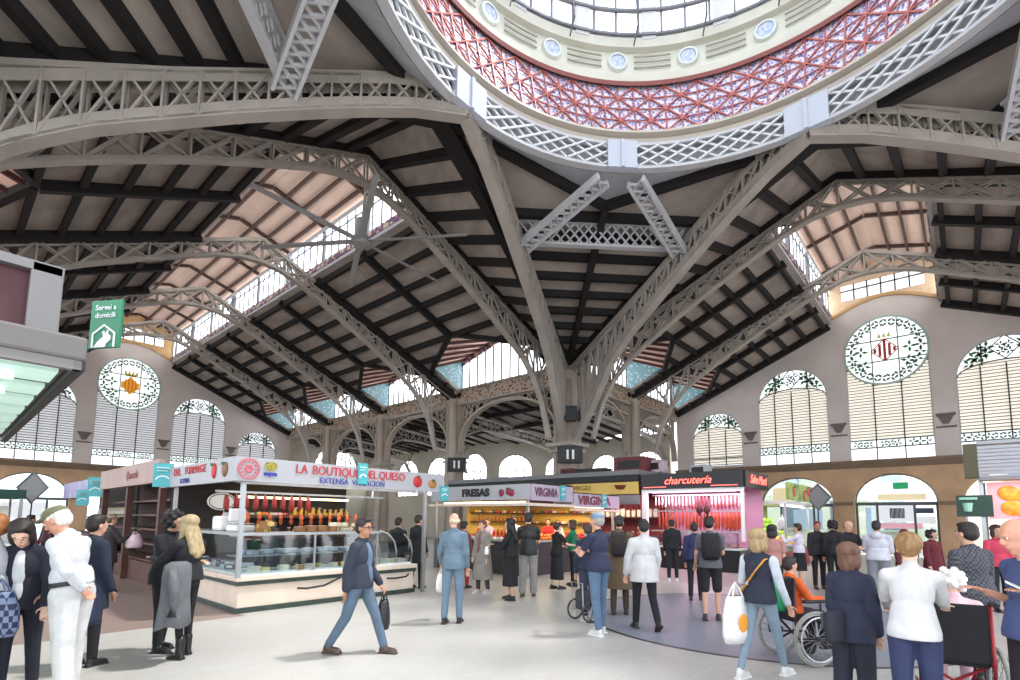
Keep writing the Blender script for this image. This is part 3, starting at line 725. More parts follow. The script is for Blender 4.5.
# ---- corner roofs, ribs and bracing ---------------------------------------
V_R = 7.7
def corner(sx, sy, where, full=True):
    C = Vector((X0+sx*W, Y0+sy*W, 0)); B1 = Vector((CX, CY+sy*(RR+1.03), 0)); B2 = Vector((CX+sx*(RR+1.03), CY, 0)); dg = Vector((sx, sy, 0)).normalized()
    V = Vector((CX, CY, 0)) + dg*V_R
    zc, zb = 8.75, 11.85
    mid = (B1+B2)/2; L = (C-mid).length
    def zp(p):
        f = (Vector((p.x, p.y, 0))-mid).dot((C-mid).normalized())/L
        return zb + (11.25-zb)*f/.345 if f < .345 else 11.25 + (zc-11.25)*(f-.345)/.655
    at = lambda p, dz=0: Vector((p.x, p.y, zp(p)+dz))
    K1, K2 = B1.lerp(C, .345), B2.lerp(C, .345)
    pn = MB(); pn.prism([at(C), at(K1), at(K2)], (0, 0, .14)); Kd = mid.lerp(C, .345)
    pn.prism([at(K1), at(B1), at(V), at(Kd)], (0, 0, .14)); pn.prism([at(K2), at(Kd), at(V), at(B2)], (0, 0, .14)); ro = pn.build('ceiling', M_board)
    tag(ro, 'dark raftered corner roof between two dome ribs %s' % where, 'ceiling', kind='structure')
    rf = MB(); axis = (C-V); Ld = axis.length; lat = Vector((-dg.y, dg.x, 0)); d = .5
    while d < Ld-.6:
        p = V+axis*(d/Ld); k = (C-p).length/((C-mid).length); half = (B1-B2).length/2*k
        rf.beam(at(p-lat*half, -.12), at(p+lat*half, -.12), .2, .26); d += (.85 if where.startswith('over the straw') else .68)
    rf.beam(at(V, -.16), at(C, -.16), .2, .3)
    for B in (B1, B2):
        rf.beam(at(B, -.14), at(B.lerp(C, .345), -.14), .5, .3); rf.beam(at(B.lerp(C, .345), -.14), at(C, -.14), .5, .3); rf.beam(at(B, -.12), at(V, -.12), .22, .3)
    rf.build('rafter', M_rafter, ro)
    ap = MB()                                         # pale apron between the ring and the roof opening
    for B, s in ((B1, 1), (B2, 1)):
        a0 = atan2(B.y-CY, B.x-CX); a1 = atan2(dg.y, dg.x); da = (a1-a0+pi) % (2*pi)-pi; n = 10
        for i in range(n):
            f, g = i/n, (i+1)/n
            ap.add([ring_pt(a0+da*f, RR+.07, 11.27), ring_pt(a0+da*g, RR+.07, 11.27), at(B.lerp(V, g), .0), at(B.lerp(V, f), .0)], [(0, 1, 2, 3)])
    ap.build('apron', mat('pale_blue_grey_apron', (190, 194, 200), .6), ro)
    Q1 = Vector((CX, CY+sy*RR, 0)); Q2 = Vector((CX+sx*RR, CY, 0))
    for B, nmr in ((Q1, 'first'), (Q2, 'second')):
        toward = 'golden crest nave' if (B is Q1) else 'red crest nave'
        r = thing('dome_rib', 'grey arched iron rib from dome ring to column %s, on the side of the %s' % (where, toward), 'roof rib', (B.x, B.y, 11.2), group='arched ribs of the dome')
        if len(r['label'].split()) > 16: r['label'] = 'arched iron dome rib %s, nearer the %s' % (where, toward)
        dirv = (C-B); sd = Vector((-dirv.y, dirv.x, 0)).normalized()
        lowc = [(0, 11.05), (.1, 10.85), (.19, 10.52), (.28, 10.14), (.4, 9.6), (.5, 9.1), (.6, 8.6), (.7, 7.9), (.77, 7.0), (.84, 6.1), (.92, 5.2)]
        def lz(u):
            for (a, z), (b, y) in zip(lowc, lowc[1:]):
                if a <= u <= b: return z+(y-z)*(u-a)/(b-a)
            return 5.2
        G = lambda u, z: Vector((B.x+dirv.x*u, B.y+dirv.y*u, z))
        tzs = [(0, 11.8), (.14, 11.5), (.24, 11.1), (.35, 10.68), (.47, 10.2), (.72, 9.2), (1, 8.4)]; tz = lambda u: [z+(y-z)*(u-a)/(b-a) for (a, z), (b, y) in zip(tzs, tzs[1:]) if a-1e-9 <= u <= b+1e-9][0]
        a_ = MB(); a_.ribbon([G(u, tz(u)) for u in (0, .12, .2, .3, .5, .97)], .3, .12, side=sd); a_.build('top_chord', M_iron, r)
        b_ = MB(); b_.ribbon([G(u, z) for u, z in lowc], .3, .08, side=sd); b_.build('arched_chord', M_iron, r)
        w = MB(); us = [i/18*.92 for i in range(19)]
        for k in range(18):
            for o in (-.12, .12):
                w.beam(G(us[k], lz(us[k]))+sd*o, G(us[k+1], tz(us[k+1]))+sd*o, .04, .08, up=sd)
                w.beam(G(us[k+1], lz(us[k+1]))+sd*o, G(us[k], tz(us[k]))+sd*o, .04, .08, up=sd)
                w.beam(G(us[k], lz(us[k]))+sd*o, G(us[k], tz(us[k]))+sd*o, .04, .1, up=sd)
        w.build('lattice_web', M_iron, r)
        pl = MB()                                     # plated flanges above and below the lattice
        for o in (-.14, .14):
            pl.ribbon([G(u, lz(u)+.12)+sd*o for u in us], .02, .22, side=sd); pl.ribbon([G(u, tz(u)-.12)+sd*o for u in us], .02, .22, side=sd)
        pl.build('flange_plate', M_iron, r)
    br = thing('corner_bracing', 'white latticed collar beam and two struts between the dome ribs %s' % where, 'bracing', (mid.x, mid.y, 10.6), group='collar bracing of the dome corners')
    p1, p2 = (Q1.lerp(C, .355), Q2.lerp(C, .355)) if sx == sy == 1 else (Q1.lerp(C, .33), Q2.lerp(C, .33))
    LS = 1 if (p1-p2).dot(lat) > 0 else -1
    def lattice_beam(p, q, zl0, zh0, zl1, zh1, nm, n, wd=.3):
        b = MB(); p, q = tri(p), tri(q)
        A0, A1, B0_, B1_ = Vector((p.x, p.y, zl0)), Vector((p.x, p.y, zh0)), Vector((q.x, q.y, zl1)), Vector((q.x, q.y, zh1))
        if nm == 'strut':                             # lies flat under the roof: its two chords are side by side
            sdv = (B0_-A0).cross(Vector((0, 0, 1))).normalized(); A1, B1_ = A0+sdv*.22, B0_+sdv*.22; A0, B0_ = A0-sdv*.22, B0_-sdv*.22
            b.beam(A0, B0_, .07, .22); b.beam(A1, B1_, .07, .22); tv, tw = .07, .05
        else:
            b.beam(A0, B0_, .2, .08); b.beam(A1, B1_, .2, .08); tv, tw = .05, .05
        for k in range(n):
            f, g = k/n, min(1, (k+2)/n)
            if nm == 'strut': g = min(1, (k+1)/n)
            b.beam(A0.lerp(B0_, f), A1.lerp(B1_, g), tw, tv); b.beam(A1.lerp(B1_, f), A0.lerp(B0_, g), tw, tv)
        return b.build(nm, M_iron2, br)
    lattice_beam(p1, p2, 10.4, 11.15, 10.4, 11.15, 'collar_beam', 18)
    vr = Vector((CX, CY, 0)) + dg*(RR+.1)
    lattice_beam(p1.lerp(p2, .03), vr+lat*LS*.45, 10.25, 10.98, 11.0, 11.3, 'strut', 12, .34); lattice_beam(p2.lerp(p1, .03), vr-lat*LS*.45, 10.25, 10.98, 11.0, 11.3, 'strut', 12, .34)
corner(1, 1, 'over the strawberry stall column'); corner(-1, 1, 'over the near left stall'); corner(1, -1, 'over the right edge stall'); corner(-1, -1, 'behind the photographer')
# triangular roofs between the ribs and the first nave trusses
def tri_roof(B, Cc, A, along, label):
    B, Cc, A = tri(B), tri(Cc), tri(A)
    pn = MB(); pn.prism([B, Cc, A], (0, 0, .14)); ro = pn.build('ceiling', M_board); tag(ro, label, 'ceiling', kind='structure')
    n = (Cc-B).cross(A-B); z = lambda x, y: B.z-(n.x*(x-B.x)+n.y*(y-B.y))/n.z
    rf = MB(); k = 1 if along == 'y' else 0; o = 1-k
    lo, hi = sorted((A[o], Cc[o])); q = lo+.5
    while q < hi-.5:
        # from rib line B-C to truss line A-C at constant coordinate o
        f = (q-B[o])/(Cc[o]-B[o]); p = B.lerp(Cc, f); g = (q-A[o])/(Cc[o]-A[o]); r = A.lerp(Cc, g)
        if 0 <= f <= 1 and 0 <= g <= 1: rf.beam(p+Vector((0,0,-.1)), r+Vector((0,0,-.1)), .2, .26)
        q += .98
    rf.beam(A+Vector((0,0,-.12)), Cc+Vector((0,0,-.12)), .4, .3); rf.beam(B+Vector((0,0,-.08)), Cc+Vector((0,0,-.08)), .22, .2)
    rf.build('rafter', M_rafter, ro)
BLp = (CX, CY+RR+1.03, 12.0); BRp = (CX+RR+1.03, CY, 12.0); AL = (X0, Y0+W, 13.28); AR = (X0+W, Y0, 13.28)
tri_roof(BLp, (X0+W, Y0+W, 8.6), AL, 'y', 'triangular raftered roof between dome and first truss, cheese stall side')
tri_roof(BLp, (X0-W, Y0+W, 8.6), AL, 'y', 'triangular raftered roof between dome and first truss, near left stall side')
tri_roof(BRp, (X0+W, Y0+W, 8.6), AR, 'x', 'triangular raftered roof between dome and first truss, meat stall side')
tri_roof(BRp, (X0+W, Y0-W, 8.6), AR, 'x', 'triangular raftered roof between dome and first truss, right edge stall side')

BSp = (CX, CY-RR-1.03, 12.0); BWp = (CX-RR-1.03, CY, 12.0); AS = (X0, Y0-W, 13.28); AW = (X0-W, Y0, 13.28)
for sx_ in (1, -1): tri_roof(BSp, (X0+sx_*W, Y0-W, 8.6), AS, 'y', 'triangular raftered roof behind the photographer, south arm'); tri_roof(BWp, (X0-W, Y0+sx_*W, 8.6), AW, 'x', 'triangular raftered roof behind the photographer, west arm')
# ---- lower hall behind the large column -----------------------------------
lo = MB(); XO, YO = 26.8, 25.5
lo.prism([(X0+W, Y0+W, 8.0), (XB, Y0+W, 8.0), (XB, 20.5, 7.2), (XO, YO, 7.1), (XO, YA, 7.4), (X0+W, YA, 8.0)], (0, 0, .14))
ro = lo.build('ceiling', M_board); tag(ro, 'low raftered ceiling of the hall behind the large column', 'ceiling', kind='structure')
rf = MB(); y = 14.2
while y < YA:
    xe = XO if y > YO else XB-(XB-XO)*max(0, (y-20.5)/(YO-20.5))
    rf.beam((X0+W+.3, y, 7.86), (xe, y, 7.12), .14, .2); y += 1.1
for x in (21.6, 24.2): rf.beam((x, 14, 7.66-.1*(x-21.6)), (x, YA, 7.66-.1*(x-21.6)), .2, .26)
rf.build('rafter', M_rafter, ro)
def low_wall(p, q, n, name, label, z1=7.3):
    p, q = tri(p), tri(q); d = (q-p); L = d.length; d.normalize(); nrm = Vector((d.y, -d.x, 0))
    T = lambda x, y, o=0: p + d*x + nrm*o + Vector((0, 0, y))
    step = L/n; hw = step*.36
    holes = [arch_loop(step*(i+.5), hw, 3.4, 5.1, hw*.95) for i in range(n)]
    w = fill2d(name, [[(0, 0), (L, 0), (L, z1), (0, z1)]]+holes, .4, lambda x, y, dd: T(x, y, dd), mat('olive_grey_plaster', (196, 190, 174), .9, 0, .06, .6))
    tag(w, label, 'wall', kind='structure')
    for i in range(n):
        c = step*(i+.5); win_no[0] += 1
        g = thing('window_%d' % win_no[0], '%s arched window from the corner in the %s' % (('first', 'second', 'third', 'fourth', 'fifth')[i], label.split(' with')[0]), 'window', T(c, 3.4), kind='structure')
        fill2d('glass', [arch_loop(c, hw, 3.4, 5.1, hw*.95)], .03, lambda x, y, dd: T(x, y, .2+dd), M_lite, g)
        b = MB(); b.ribbon([T(x, y, .1) for x, y in arch_loop(c, hw, 3.4, 5.1, hw*.95)], .15, .09, side=nrm, closed=True)
        for k in (-.5, 0, .5): b.beam(T(c+hw*k, 3.4, .1), T(c+hw*k, 5.1+hw*.95*sqrt(1-k*k), .1), .05, .05)
        for z in (4.0, 4.6, 5.1): b.beam(T(c-hw, z, .1), T(c+hw, z, .1), .05, .05)
        b.build('frame', M_lead, g)
low_wall((XB, Y0+W+.5, 0), (XB, 20.5, 0), 2, 'wall_north', 'low plaster wall beyond the meat stall with two arched windows')
low_wall((XB, 20.5, 0), (XO, YO, 0), 2, 'wall_corner', 'slanting plaster wall behind the large column with two arched windows')
low_wall((XO, YO, 0), (XO, YA, 0), 4, 'wall_west', 'long low plaster wall behind the cheese stall with four arched windows')
# tall traceried window at the far end of the low hall
tw = fill2d('wall_end', [[(X0+W, 0), (XO, 0), (XO, 9.5), (X0+W, 9.5)], arch_loop(23.6, 2.0, 4.6, 6.4, 1.1, 18)], .4, lambda x, y, d: Vector((x, YA-.1+d, y)), mat('olive_grey_plaster', (196, 190, 174)))
tag(tw, 'plaster wall at the far end of the low hall', 'wall', kind='structure')
win_no[0] += 1; g = thing('window_%d' % win_no[0], 'large traceried arched window at the far end of the low hall', 'window', (23.6, YA, 4.6), kind='structure')
fill2d('glass', [arch_loop(23.6, 2.0, 4.6, 6.4, 1.1, 18)], .03, lambda x, y, d: Vector((x, YA+.15+d, y)), M_lite, g)
b = MB()
for r in (2.0, 1.5, 1.0): b.ribbon([Vector((23.6+r*cos(a), YA+.05, 6.2+r*.6*sin(a))) for a in [pi*i/14 for i in range(15)]], .12, .06, side=(0, 1, 0))
for k in range(-4, 5): b.beam((23.6+k*.45, YA+.05, 4.6), (23.6+k*.45, YA+.05, 6.4+1.05*sqrt(max(0, 1-(k*.45/2)**2))), .05, .05)
b.beam((21.6, YA+.05, 5.4), (25.6, YA+.05, 5.4), .05, .05); b.build('tracery', M_lead, g)
for i, s in enumerate(BL[:-1]):                       # latticed beams from the columns to the low wall
    r = thing('lattice_girder', '%s latticed girder of the low hall counted from the large column' % nth[i], 'girder', (X0+W, s, 7.4), group='latticed girders of the low hall')
    c = MB(); A, B = Vector((X0+W, s, 7.7)), Vector((XO if s > YO else 30, s, 7.0)); c.beam(A, B, .3, .1); c.build('top_chord', M_iron, r)
    lowp = [(0, 5.6), (.08, 6.4), (.2, 6.85), (.4, 6.85), (.7, 6.55), (.9, 6.2), (1, 5.0)]
    c = MB(); c.ribbon([Vector((A.x+(B.x-A.x)*u, s, z)) for u, z in lowp], .3, .09, side=(0, 1, 0)); c.build('bottom_chord', M_iron, r)
    c = MB(); n = 14
    for k in range(n):
        u, v = k/n, (k+1)/n
        zz = lambda q: [z+(y-z)*(q-a)/(b-a) for (a, z), (b, y) in zip(lowp, lowp[1:]) if a-1e-9 <= q <= b+1e-9][0]
        P1 = lambda q, z: Vector((A.x+(B.x-A.x)*q, s, z))
        c.beam(P1(u, zz(u)), P1(v, 7.7-.7*v), .05, .06); c.beam(P1(v, zz(v)), P1(u, 7.7-.7*u), .05, .06)
    c.build('lattice_web', M_iron, r)
# ------------------------------------------------------------------ stalls
def bx(name, m, root, x0, x1, y0, y1, z0, z1, bev=0.0):
    b = MB(); c = ((x0+x1)/2, (y0+y1)/2, (z0+z1)/2); s = (abs(x1-x0), abs(y1-y0), abs(z1-z0))
    (b.bevbox(c, s, bev) if bev else b.box(c, s)); return b.build(name, m, root)
M_steel = mat('brushed_steel', (168, 170, 172), .35, .7); M_white = mat('white_panel', (232, 232, 230), .5); M_cmar = mat('cream_marble', (226, 208, 190), .35, 0, .06, 3)
M_dgreen = mat('dark_green_marble', (52, 66, 58), .3, 0, .2, 5); M_fasc = mat('fascia_pale_grey', (170, 170, 174), .45); M_glass = glass_mat('display_glass', (236, 244, 246), .1)
M_dark = mat('dark_interior', (44, 40, 40), .8); M_lred = mat('letter_red', (196, 34, 48), .5); M_lblue = mat('letter_blue', (48, 60, 150), .5); M_blk = mat('black_metal', (24, 24, 26), .5)
M_tube = mat('fluorescent_tube', (244, 248, 255), .4, emit=2.2); M_warm = mat('warm_lamp_strip', (255, 226, 170), .4, emit=3.0); M_pinkl = mat('pink_lamp_strip', (255, 176, 226), .4, emit=4.0)
M_tealsg = mat('teal_sign', (74, 170, 176), .5); M_grnsg = mat('green_sign', (22, 118, 80), .5); M_wood = mat('dark_stall_wood', (84, 54, 44), .6, 0, .2, 3)
X, Y, Z = Vector((1, 0, 0)), Vector((0, 1, 0)), Vector((0, 0, 1))
def lamp(name, loc, size, energy, color, rot=(0, 0, 0)):
    l = bpy.data.lights.new(name, 'AREA'); l.shape = 'RECTANGLE'; l.size, l.size_y = size; l.energy = energy; l.color = color
    o = bpy.data.objects.new(name, l); COL.objects.link(o); o.location = loc; o.rotation_euler = rot; return o

# ---- the cheese stall ----
ch = thing('cheese_stall', 'long glass-fronted corner stall under the pale fascia with LA BOUTIQUE DEL QUESO', 'market stall', (5.4, 10.6, 0))
def counter_run(root, x0, x1, y0, y1, zt=1.36):
    """plinth, marble panel, green band and ledge around the footprint"""
    bx('plinth', M_dgreen, root, x0+.03, x1-.03, y0+.03, y1, 0, .09); bx('front_panel', M_cmar, root, x0+.06, x1-.06, y0+.06, y1, .09, .46)
    bx('green_band', M_dgreen, root, x0+.02, x1-.02, y0+.02, y1, .46, .53); bx('ledge', M_cmar, root, x0, x1, y0, y1, .53, .62, .015)
counter_run(ch, 3.5, 7.3, 9.2, 10.1); 
bx('plinth', M_dgreen, ch, 3.53, 4.4, 10.1, 12.9, 0, .09); bx('front_panel', M_cmar, ch, 3.56, 4.4, 10.1, 12.9, .09, .46); bx('green_band', M_dgreen, ch, 3.52, 4.4, 10.1, 12.9, .46, .53); bx('ledge', M_cmar, ch, 3.5, 4.4, 10.1, 12.9, .53, .62)
bx('display_glass', M_glass, ch, 3.56, 6.3, 9.27, 9.285, .64, 1.3); bx('display_glass', M_glass, ch, 3.56, 3.575, 9.28, 12.8, .64, 1.3)
bx('display_shelf', M_steel, ch, 3.6, 6.3, 9.5, 10.0, .92, .94); bx('steel_tray', M_white, ch, 3.6, 7.2, 9.3, 10.0, .62, .66); bx('steel_tray', M_white, ch, 3.6, 4.3, 10.0, 12.8, .62, .66)
bx('top_shelf', M_steel, ch, 3.52, 6.35, 9.24, 9.75, 1.3, 1.35); bx('top_shelf', M_steel, ch, 3.52, 4.05, 9.75, 12.85, 1.3, 1.35)
for x, y in ((3.53, 9.23), (7.42, 9.15), (3.53, 12.85)): bx('post', M_steel, ch, x-.035, x+.035, y-.035, y+.035, .6 if x < 7 else 0, 2.25)
for x in (4.9, 6.28): bx('glass_rail', M_steel, ch, x-.015, x+.015, 9.26, 9.29, .64, 1.3)
cg = MB(); prof = [(9.3, .66), (9.27, .9), (9.36, 1.12), (9.6, 1.28), (9.9, 1.33)]
for (a, b), (c, d) in zip(prof, prof[1:]): cg.box(((6.35+7.2)/2, (a+c)/2, (b+d)/2), (.85, .012, hypot(c-a, d-b)), Matrix.Rotation(atan2(d-b, c-a)-pi/2, 3, 'X'))
cg.build('curved_glass', M_glass, ch)
for x in (6.36, 6.78, 7.2): cr = MB(); cr.path([(x, a, b) for a, b in prof], .018, 6); cr.build('curved_glass_rib', M_steel, ch)
bx('fascia', M_fasc, ch, 3.3, 7.85, 9.0, 9.1, 2.22, 2.63); bx('fascia', M_fasc, ch, 3.3, 3.4, 9.1, 13.1, 2.22, 2.63); bx('stall_roof', M_white, ch, 3.4, 7.8, 9.1, 13.1, 2.5, 2.58)
aw = MB()
for i in range(9): aw.box((5.5, 9.25+i*.16, 2.2+.018*i), (3.9, .12, .02))
aw.build('slatted_awning', M_white, ch)
for y in (9.5, 10.4): bx('tube_light', M_tube, ch, 3.9, 7.4, y-.03, y+.03, 2.36, 2.4)
bx('back_wall', M_dark, ch, 3.5, 7.7, 12.95, 13.05, 0, 2.5); bx('back_shelf', M_wood, ch, 4.6, 7.6, 12.5, 12.95, 1.1, 1.15); bx('back_shelf', M_wood, ch, 4.6, 7.6, 12.5, 12.95, 1.6, 1.65); bx('hanging_rail', M_steel, ch, 3.7, 7.6, 11.0, 11.04, 2.1, 2.14)
for w_, x_ in (('LA', 4.43), ('BOUTIQUE', 5.13), ('DEL', 5.86), ('QUESO', 6.4)): lettering(w_, .235, (x_, 8.99, 2.49), X, Z, M_lred, ch, sx=.86)
lettering('EXTENSA', .15, (5.08, 8.99, 2.31), X, Z, M_lblue, ch, sx=.95); lettering('VARIACION', .15, (5.84, 8.99, 2.31), X, Z, M_lblue, ch, sx=.95)
lettering('DEL', .21, (3.29, 12.0, 2.5), -Y, Z, M_lred, ch, sx=1.2); lettering('FORMAGE', .21, (3.29, 10.95, 2.5), -Y, Z, M_lred, ch, sx=1.2); lettering('EXTENSA', .13, (3.29, 11.5, 2.31), -Y, Z, M_lblue, ch)
def fascia_fruit(c, right, m, rx, rz, nm, root):
    n = right.cross(Z); R = Matrix((right, n, Z)).transposed(); b = MB(); b.ell(c, (rx, .03, rz), R, 16, 8); o = b.build(nm, m, root, smooth=True)
    s = MB(); tri(c); s.box(tri(c)-n*-.035+Z*rz*.75, (.05, .05, .05)); s.build('fruit_top', mat('stem_green', (60, 110, 60), .6), o)
fascia_fruit((7.08, 8.99, 2.43), X, mat('painted_tomato', (190, 40, 40), .5), .12, .13, 'tomato_emblem', ch); fascia_fruit((7.5, 8.99, 2.4), X, mat('painted_bun', (176, 118, 60), .5), .12, .1, 'basket_emblem', ch)
fascia_fruit((3.29, 9.95, 2.43), -Y, mat('painted_tomato', (190, 40, 40), .5), .1, .14, 'tomato_emblem', ch); fascia_fruit((3.29, 9.45, 2.43), -Y, mat('painted_pot', (124, 84, 54), .5), .12, .13, 'pot_emblem', ch)
rg = MB(); c0 = Vector((3.51, 8.985, 2.43))
rg.ribbon([c0+Vector((.17*cos(a), 0, .17*sin(a))) for a in [2*pi*i/24 for i in range(24)]], .01, .022, side=Y, closed=True)
for i in range(12): a = 2*pi*i/12; rg.box(c0+Vector((.125*cos(a), 0, .125*sin(a))), (.03, .012, .03))
for i in range(6): a = 2*pi*i/6; rg.ell(c0+Vector((.05*cos(a), 0, .05*sin(a))), (.03, .008, .03), None, 8, 6)
rg.build('round_emblem', mat('emblem_pink', (206, 96, 108), .5), ch)
vy = MB(); c1 = Vector((3.87, 8.985, 2.5))
vy.ribbon([c1+Vector((.1*cos(a), 0, .07*sin(a))) for a in [2*pi*i/20 for i in range(20)]], .012, .02, side=Y, closed=True)
vy.beam(c1+Vector((-.08, 0, .05)), c1+Vector((0, 0, -.06)), .035, .012, up=Y); vy.beam(c1+Vector((.08, 0, .05)), c1+Vector((0, 0, -.06)), .035, .012, up=Y); vy.beam(c1+Vector((-.04, 0, .06)), c1+Vector((0, 0, .0)), .02, .012, up=Y); vy.beam(c1+Vector((.04, 0, .06)), c1, .02, .012, up=Y)
vy.build('yellow_emblem', mat('emblem_olive', (172, 160, 44), .5), ch); lettering('aepra', .1, (3.87, 8.99, 2.37), X, Z, M_lblue, ch, bold=.006)
hs = MB(); hs.path([(4.55, 9.18, .34), (4.7, 9.1, .33), (5.0, 9.05, .36), (5.35, 9.02, .5), (5.7, 9.05, .62)], .02, 6)
tag(hs.build('bumper_bar', M_blk), 'bent black rail on the marble front of the cheese stall', 'rail'); hs2 = MB(); hs2.path([(6.5, 9.2, .36), (6.65, 9.1, .36), (6.9, 9.06, .38), (7.0, 9.12, .42)], .02, 6); tag(hs2.build('bumper_bar', M_blk), 'short black hooked rail at the right end of the cheese stall', 'rail')
lamp('cheese_stall_lamp', (5.6, 10.6, 2.34), (3.2, 2.0), 45, (1, .95, .86))
# goods of the cheese stall
def goods(name, label, cat, group, mk, spots, rots=None, scales=None):
    first = None
    for i, p in enumerate(spots):
        rz = rots[i] if rots else rnd.uniform(0, 6.28); sc = scales[i] if scales else rnd.uniform(.85, 1.15)
        if first is None:
            r = thing(name, label, cat, p, rz, group); r.scale = (sc,)*3; mk(r); first = r
        else: dup(first, p, rz, scale=sc)
    return first
def mk_wheel(col, r, h):
    def f(root):
        b = MB(); b.lathe([(.001, 0), (r*.95, 0), (r, h*.15), (r, h*.85), (r*.95, h), (.001, h)], 16); b.build('rind', mat('cheese_rind_%d%d%d' % col, col, .6, 0, .08, 12), root, local=True, smooth=False)
        c = MB(); c.lathe([(r*.5, h+.001), (r*.5, h+.004), (.001, h+.004)], 12); c.build('paper_label', M_white, root, local=True)
    return f
def mk_wedge(root):
    b = MB(); pts = [(0, 0, 0)]+[(.16*cos(a), .16*sin(a), 0) for a in [-.4, -.2, 0, .2, .4]]; b.prism(pts, (0, 0, .08)); b.build('cut_cheese', mat('cheese_yellow', (232, 206, 128), .6), root, local=True)
    c = MB(); c.prism([(.16*cos(a), .16*sin(a), .0) for a in [-.4, 0, .4]]+[(.168*cos(a), .168*sin(a), 0) for a in [.4, 0, -.4]], (0, 0, .082)); c.build('rind', mat('cheese_rind_brown', (150, 106, 60), .6), root, local=True)
def mk_pack(col):
    def f(root):
        b = MB(); b.bevbox((0, 0, .04), (.2, .13, .08), .02); b.build('wrap', mat('pack_%d_%d_%d' % col, col, .4), root, local=True)
        c = MB(); c.box((0, -.066, .045), (.1, .004, .04)); c.build('price_tag', M_white, root, local=True)
    return f
def grid(x0, x1, y0, y1, z, nx, ny, j=.03): return [(x0+(x1-x0)*(i+.5)/nx+rnd.uniform(-j, j), y0+(y1-y0)*(k+.5)/ny+rnd.uniform(-j, j), z) for i in range(nx) for k in range(ny)]
g1 = grid(3.75, 7.1, 9.36, 9.55, .66, 13, 1)
goods('cheese_round', 'pale round cheese lying on the white tray behind the glass of the cheese stall', 'cheese', 'round cheeses on the glass counter tray', mk_wheel((226, 214, 188), .1, .09), g1[::2])
goods('wedge_cheese', 'yellow cut cheese wedge on the white tray behind the glass of the cheese stall', 'cheese', 'cheese wedges on the glass counter tray', mk_wedge, g1[1::2])
g2 = grid(3.8, 6.2, 9.55, 9.95, .945, 9, 2)
goods('cheese_pack', 'white wrapped cheese on the upper shelf behind the glass of the cheese stall', 'packaged cheese', 'white packs on the upper glass shelf', mk_pack((222, 224, 230)), g2[::2])
goods('cheese_pack', 'lilac wrapped cheese on the upper shelf behind the glass of the cheese stall', 'packaged cheese', 'lilac packs on the upper glass shelf', mk_pack((176, 180, 206)), g2[1::2])
g3 = grid(3.68, 4.2, 10.1, 12.7, .66, 2, 9)
goods('cold_meat_pack', 'dark wrapped cold cut behind the side glass of the cheese stall', 'packaged food', 'dark packs behind the side glass', mk_pack((96, 96, 112)), g3[::2])
goods('cold_meat_pack', 'pale wrapped cold cut behind the side glass of the cheese stall', 'packaged food', 'pale packs behind the side glass', mk_pack((206, 208, 216)), g3[1::2])
goods('cheese_round', 'white soft cheese on the tray under the curved glass', 'cheese', 'soft cheeses under the curved glass', mk_wheel((236, 232, 224), .09, .07), grid(6.45, 7.15, 9.42, 9.9, .66, 4, 3))
goods('cheese_round', 'brown rinded cheese on the steel top shelf of the cheese stall', 'cheese', 'brown cheeses on the top shelf', mk_wheel((150, 104, 66), .11, .1), [(4.7+.22*i, 9.5, 1.35) for i in range(4)]+[(5.9, 9.5, 1.35), (6.1, 9.52, 1.35)])
goods('wedge_cheese', 'yellow cheese wedge piled on the steel top shelf beside the post', 'cheese', 'wedges piled beside the post', mk_wedge, [(4.1+rnd.uniform(-.12, .12), 9.5+rnd.uniform(-.08, .08), 1.35+.055*(i//3)) for i in range(9)])
goods('egg_box', 'cream carton stacked on the right part of the steel top shelf', 'carton', 'cream cartons on the top shelf', mk_pack((226, 212, 176)), [(5.45+.22*(i % 3), 9.55, 1.35+.085*(i//3)) for i in range(6)])
def mk_jar(col):
    def f(root):
        b = MB(); b.lathe([(.001, 0), (.045, 0), (.05, .03), (.05, .12), (.035, .15), (.035, .17), (.001, .17)], 10); b.build('glass', mat('jar_%d_%d_%d' % col, col, .25), root, local=True, smooth=True)
        c = MB(); c.lathe([(.038, .165), (.038, .19), (.001, .19)], 10); c.build('lid', mat('jar_lid', (190, 170, 130), .4), root, local=True)
    return f
goods('jar', 'dark jar in the rows on the back shelves of the cheese stall', 'jar', 'dark jars on the back shelves', mk_jar((70, 50, 40)), [(6.0+.16*i, 12.7, z) for i in range(10) for z in (1.15, 1.65)])
goods('jar', 'golden jar in the rows on the back shelves of the cheese stall', 'jar', 'golden jars on the back shelves', mk_jar((206, 160, 60)), [(6.0+.16*i+.08, 12.6, z) for i in range(10) for z in (1.15, 1.65)])
def mk_hang(col, L, r, name='casing'):
    def f(root):
        b = MB(); b.path([(0, 0, 0), (.01, 0, -L*.3), (.012, .01, -L*.7), (0, 0, -L)], [r*.5, r, r, r*.45], 8); b.build(name, mat('casing_%d_%d_%d' % col, col, .5, 0, .15, 20), root, local=True, smooth=True)
        c = MB(); c.path([(0, 0, .06), (0, 0, -.005)], .005, 5); c.build('string', mat('butcher_string', (220, 206, 180), .7), root, local=True)
    return f
goods('dry_sausage', 'red packet of dry sausage hanging from the rail inside the cheese stall', 'sausage', 'red sausages on the cheese stall rail', mk_hang((150, 42, 40), .34, .05), [(3.9+.19*i, 11.02, 2.06) for i in range(10)], [0]*10)
goods('dry_sausage', 'orange cured sausage hanging low behind the cheese counter', 'sausage', 'orange sausages behind the cheese counter', mk_hang((206, 96, 48), .26, .05), [(3.9+.23*i, 11.1, 1.68) for i in range(14)], [0]*14)
sc = thing('weighing_scale', 'white weighing scale on the side counter beside the post of the cheese stall', 'scale', (3.8, 9.95, 1.35), .2)
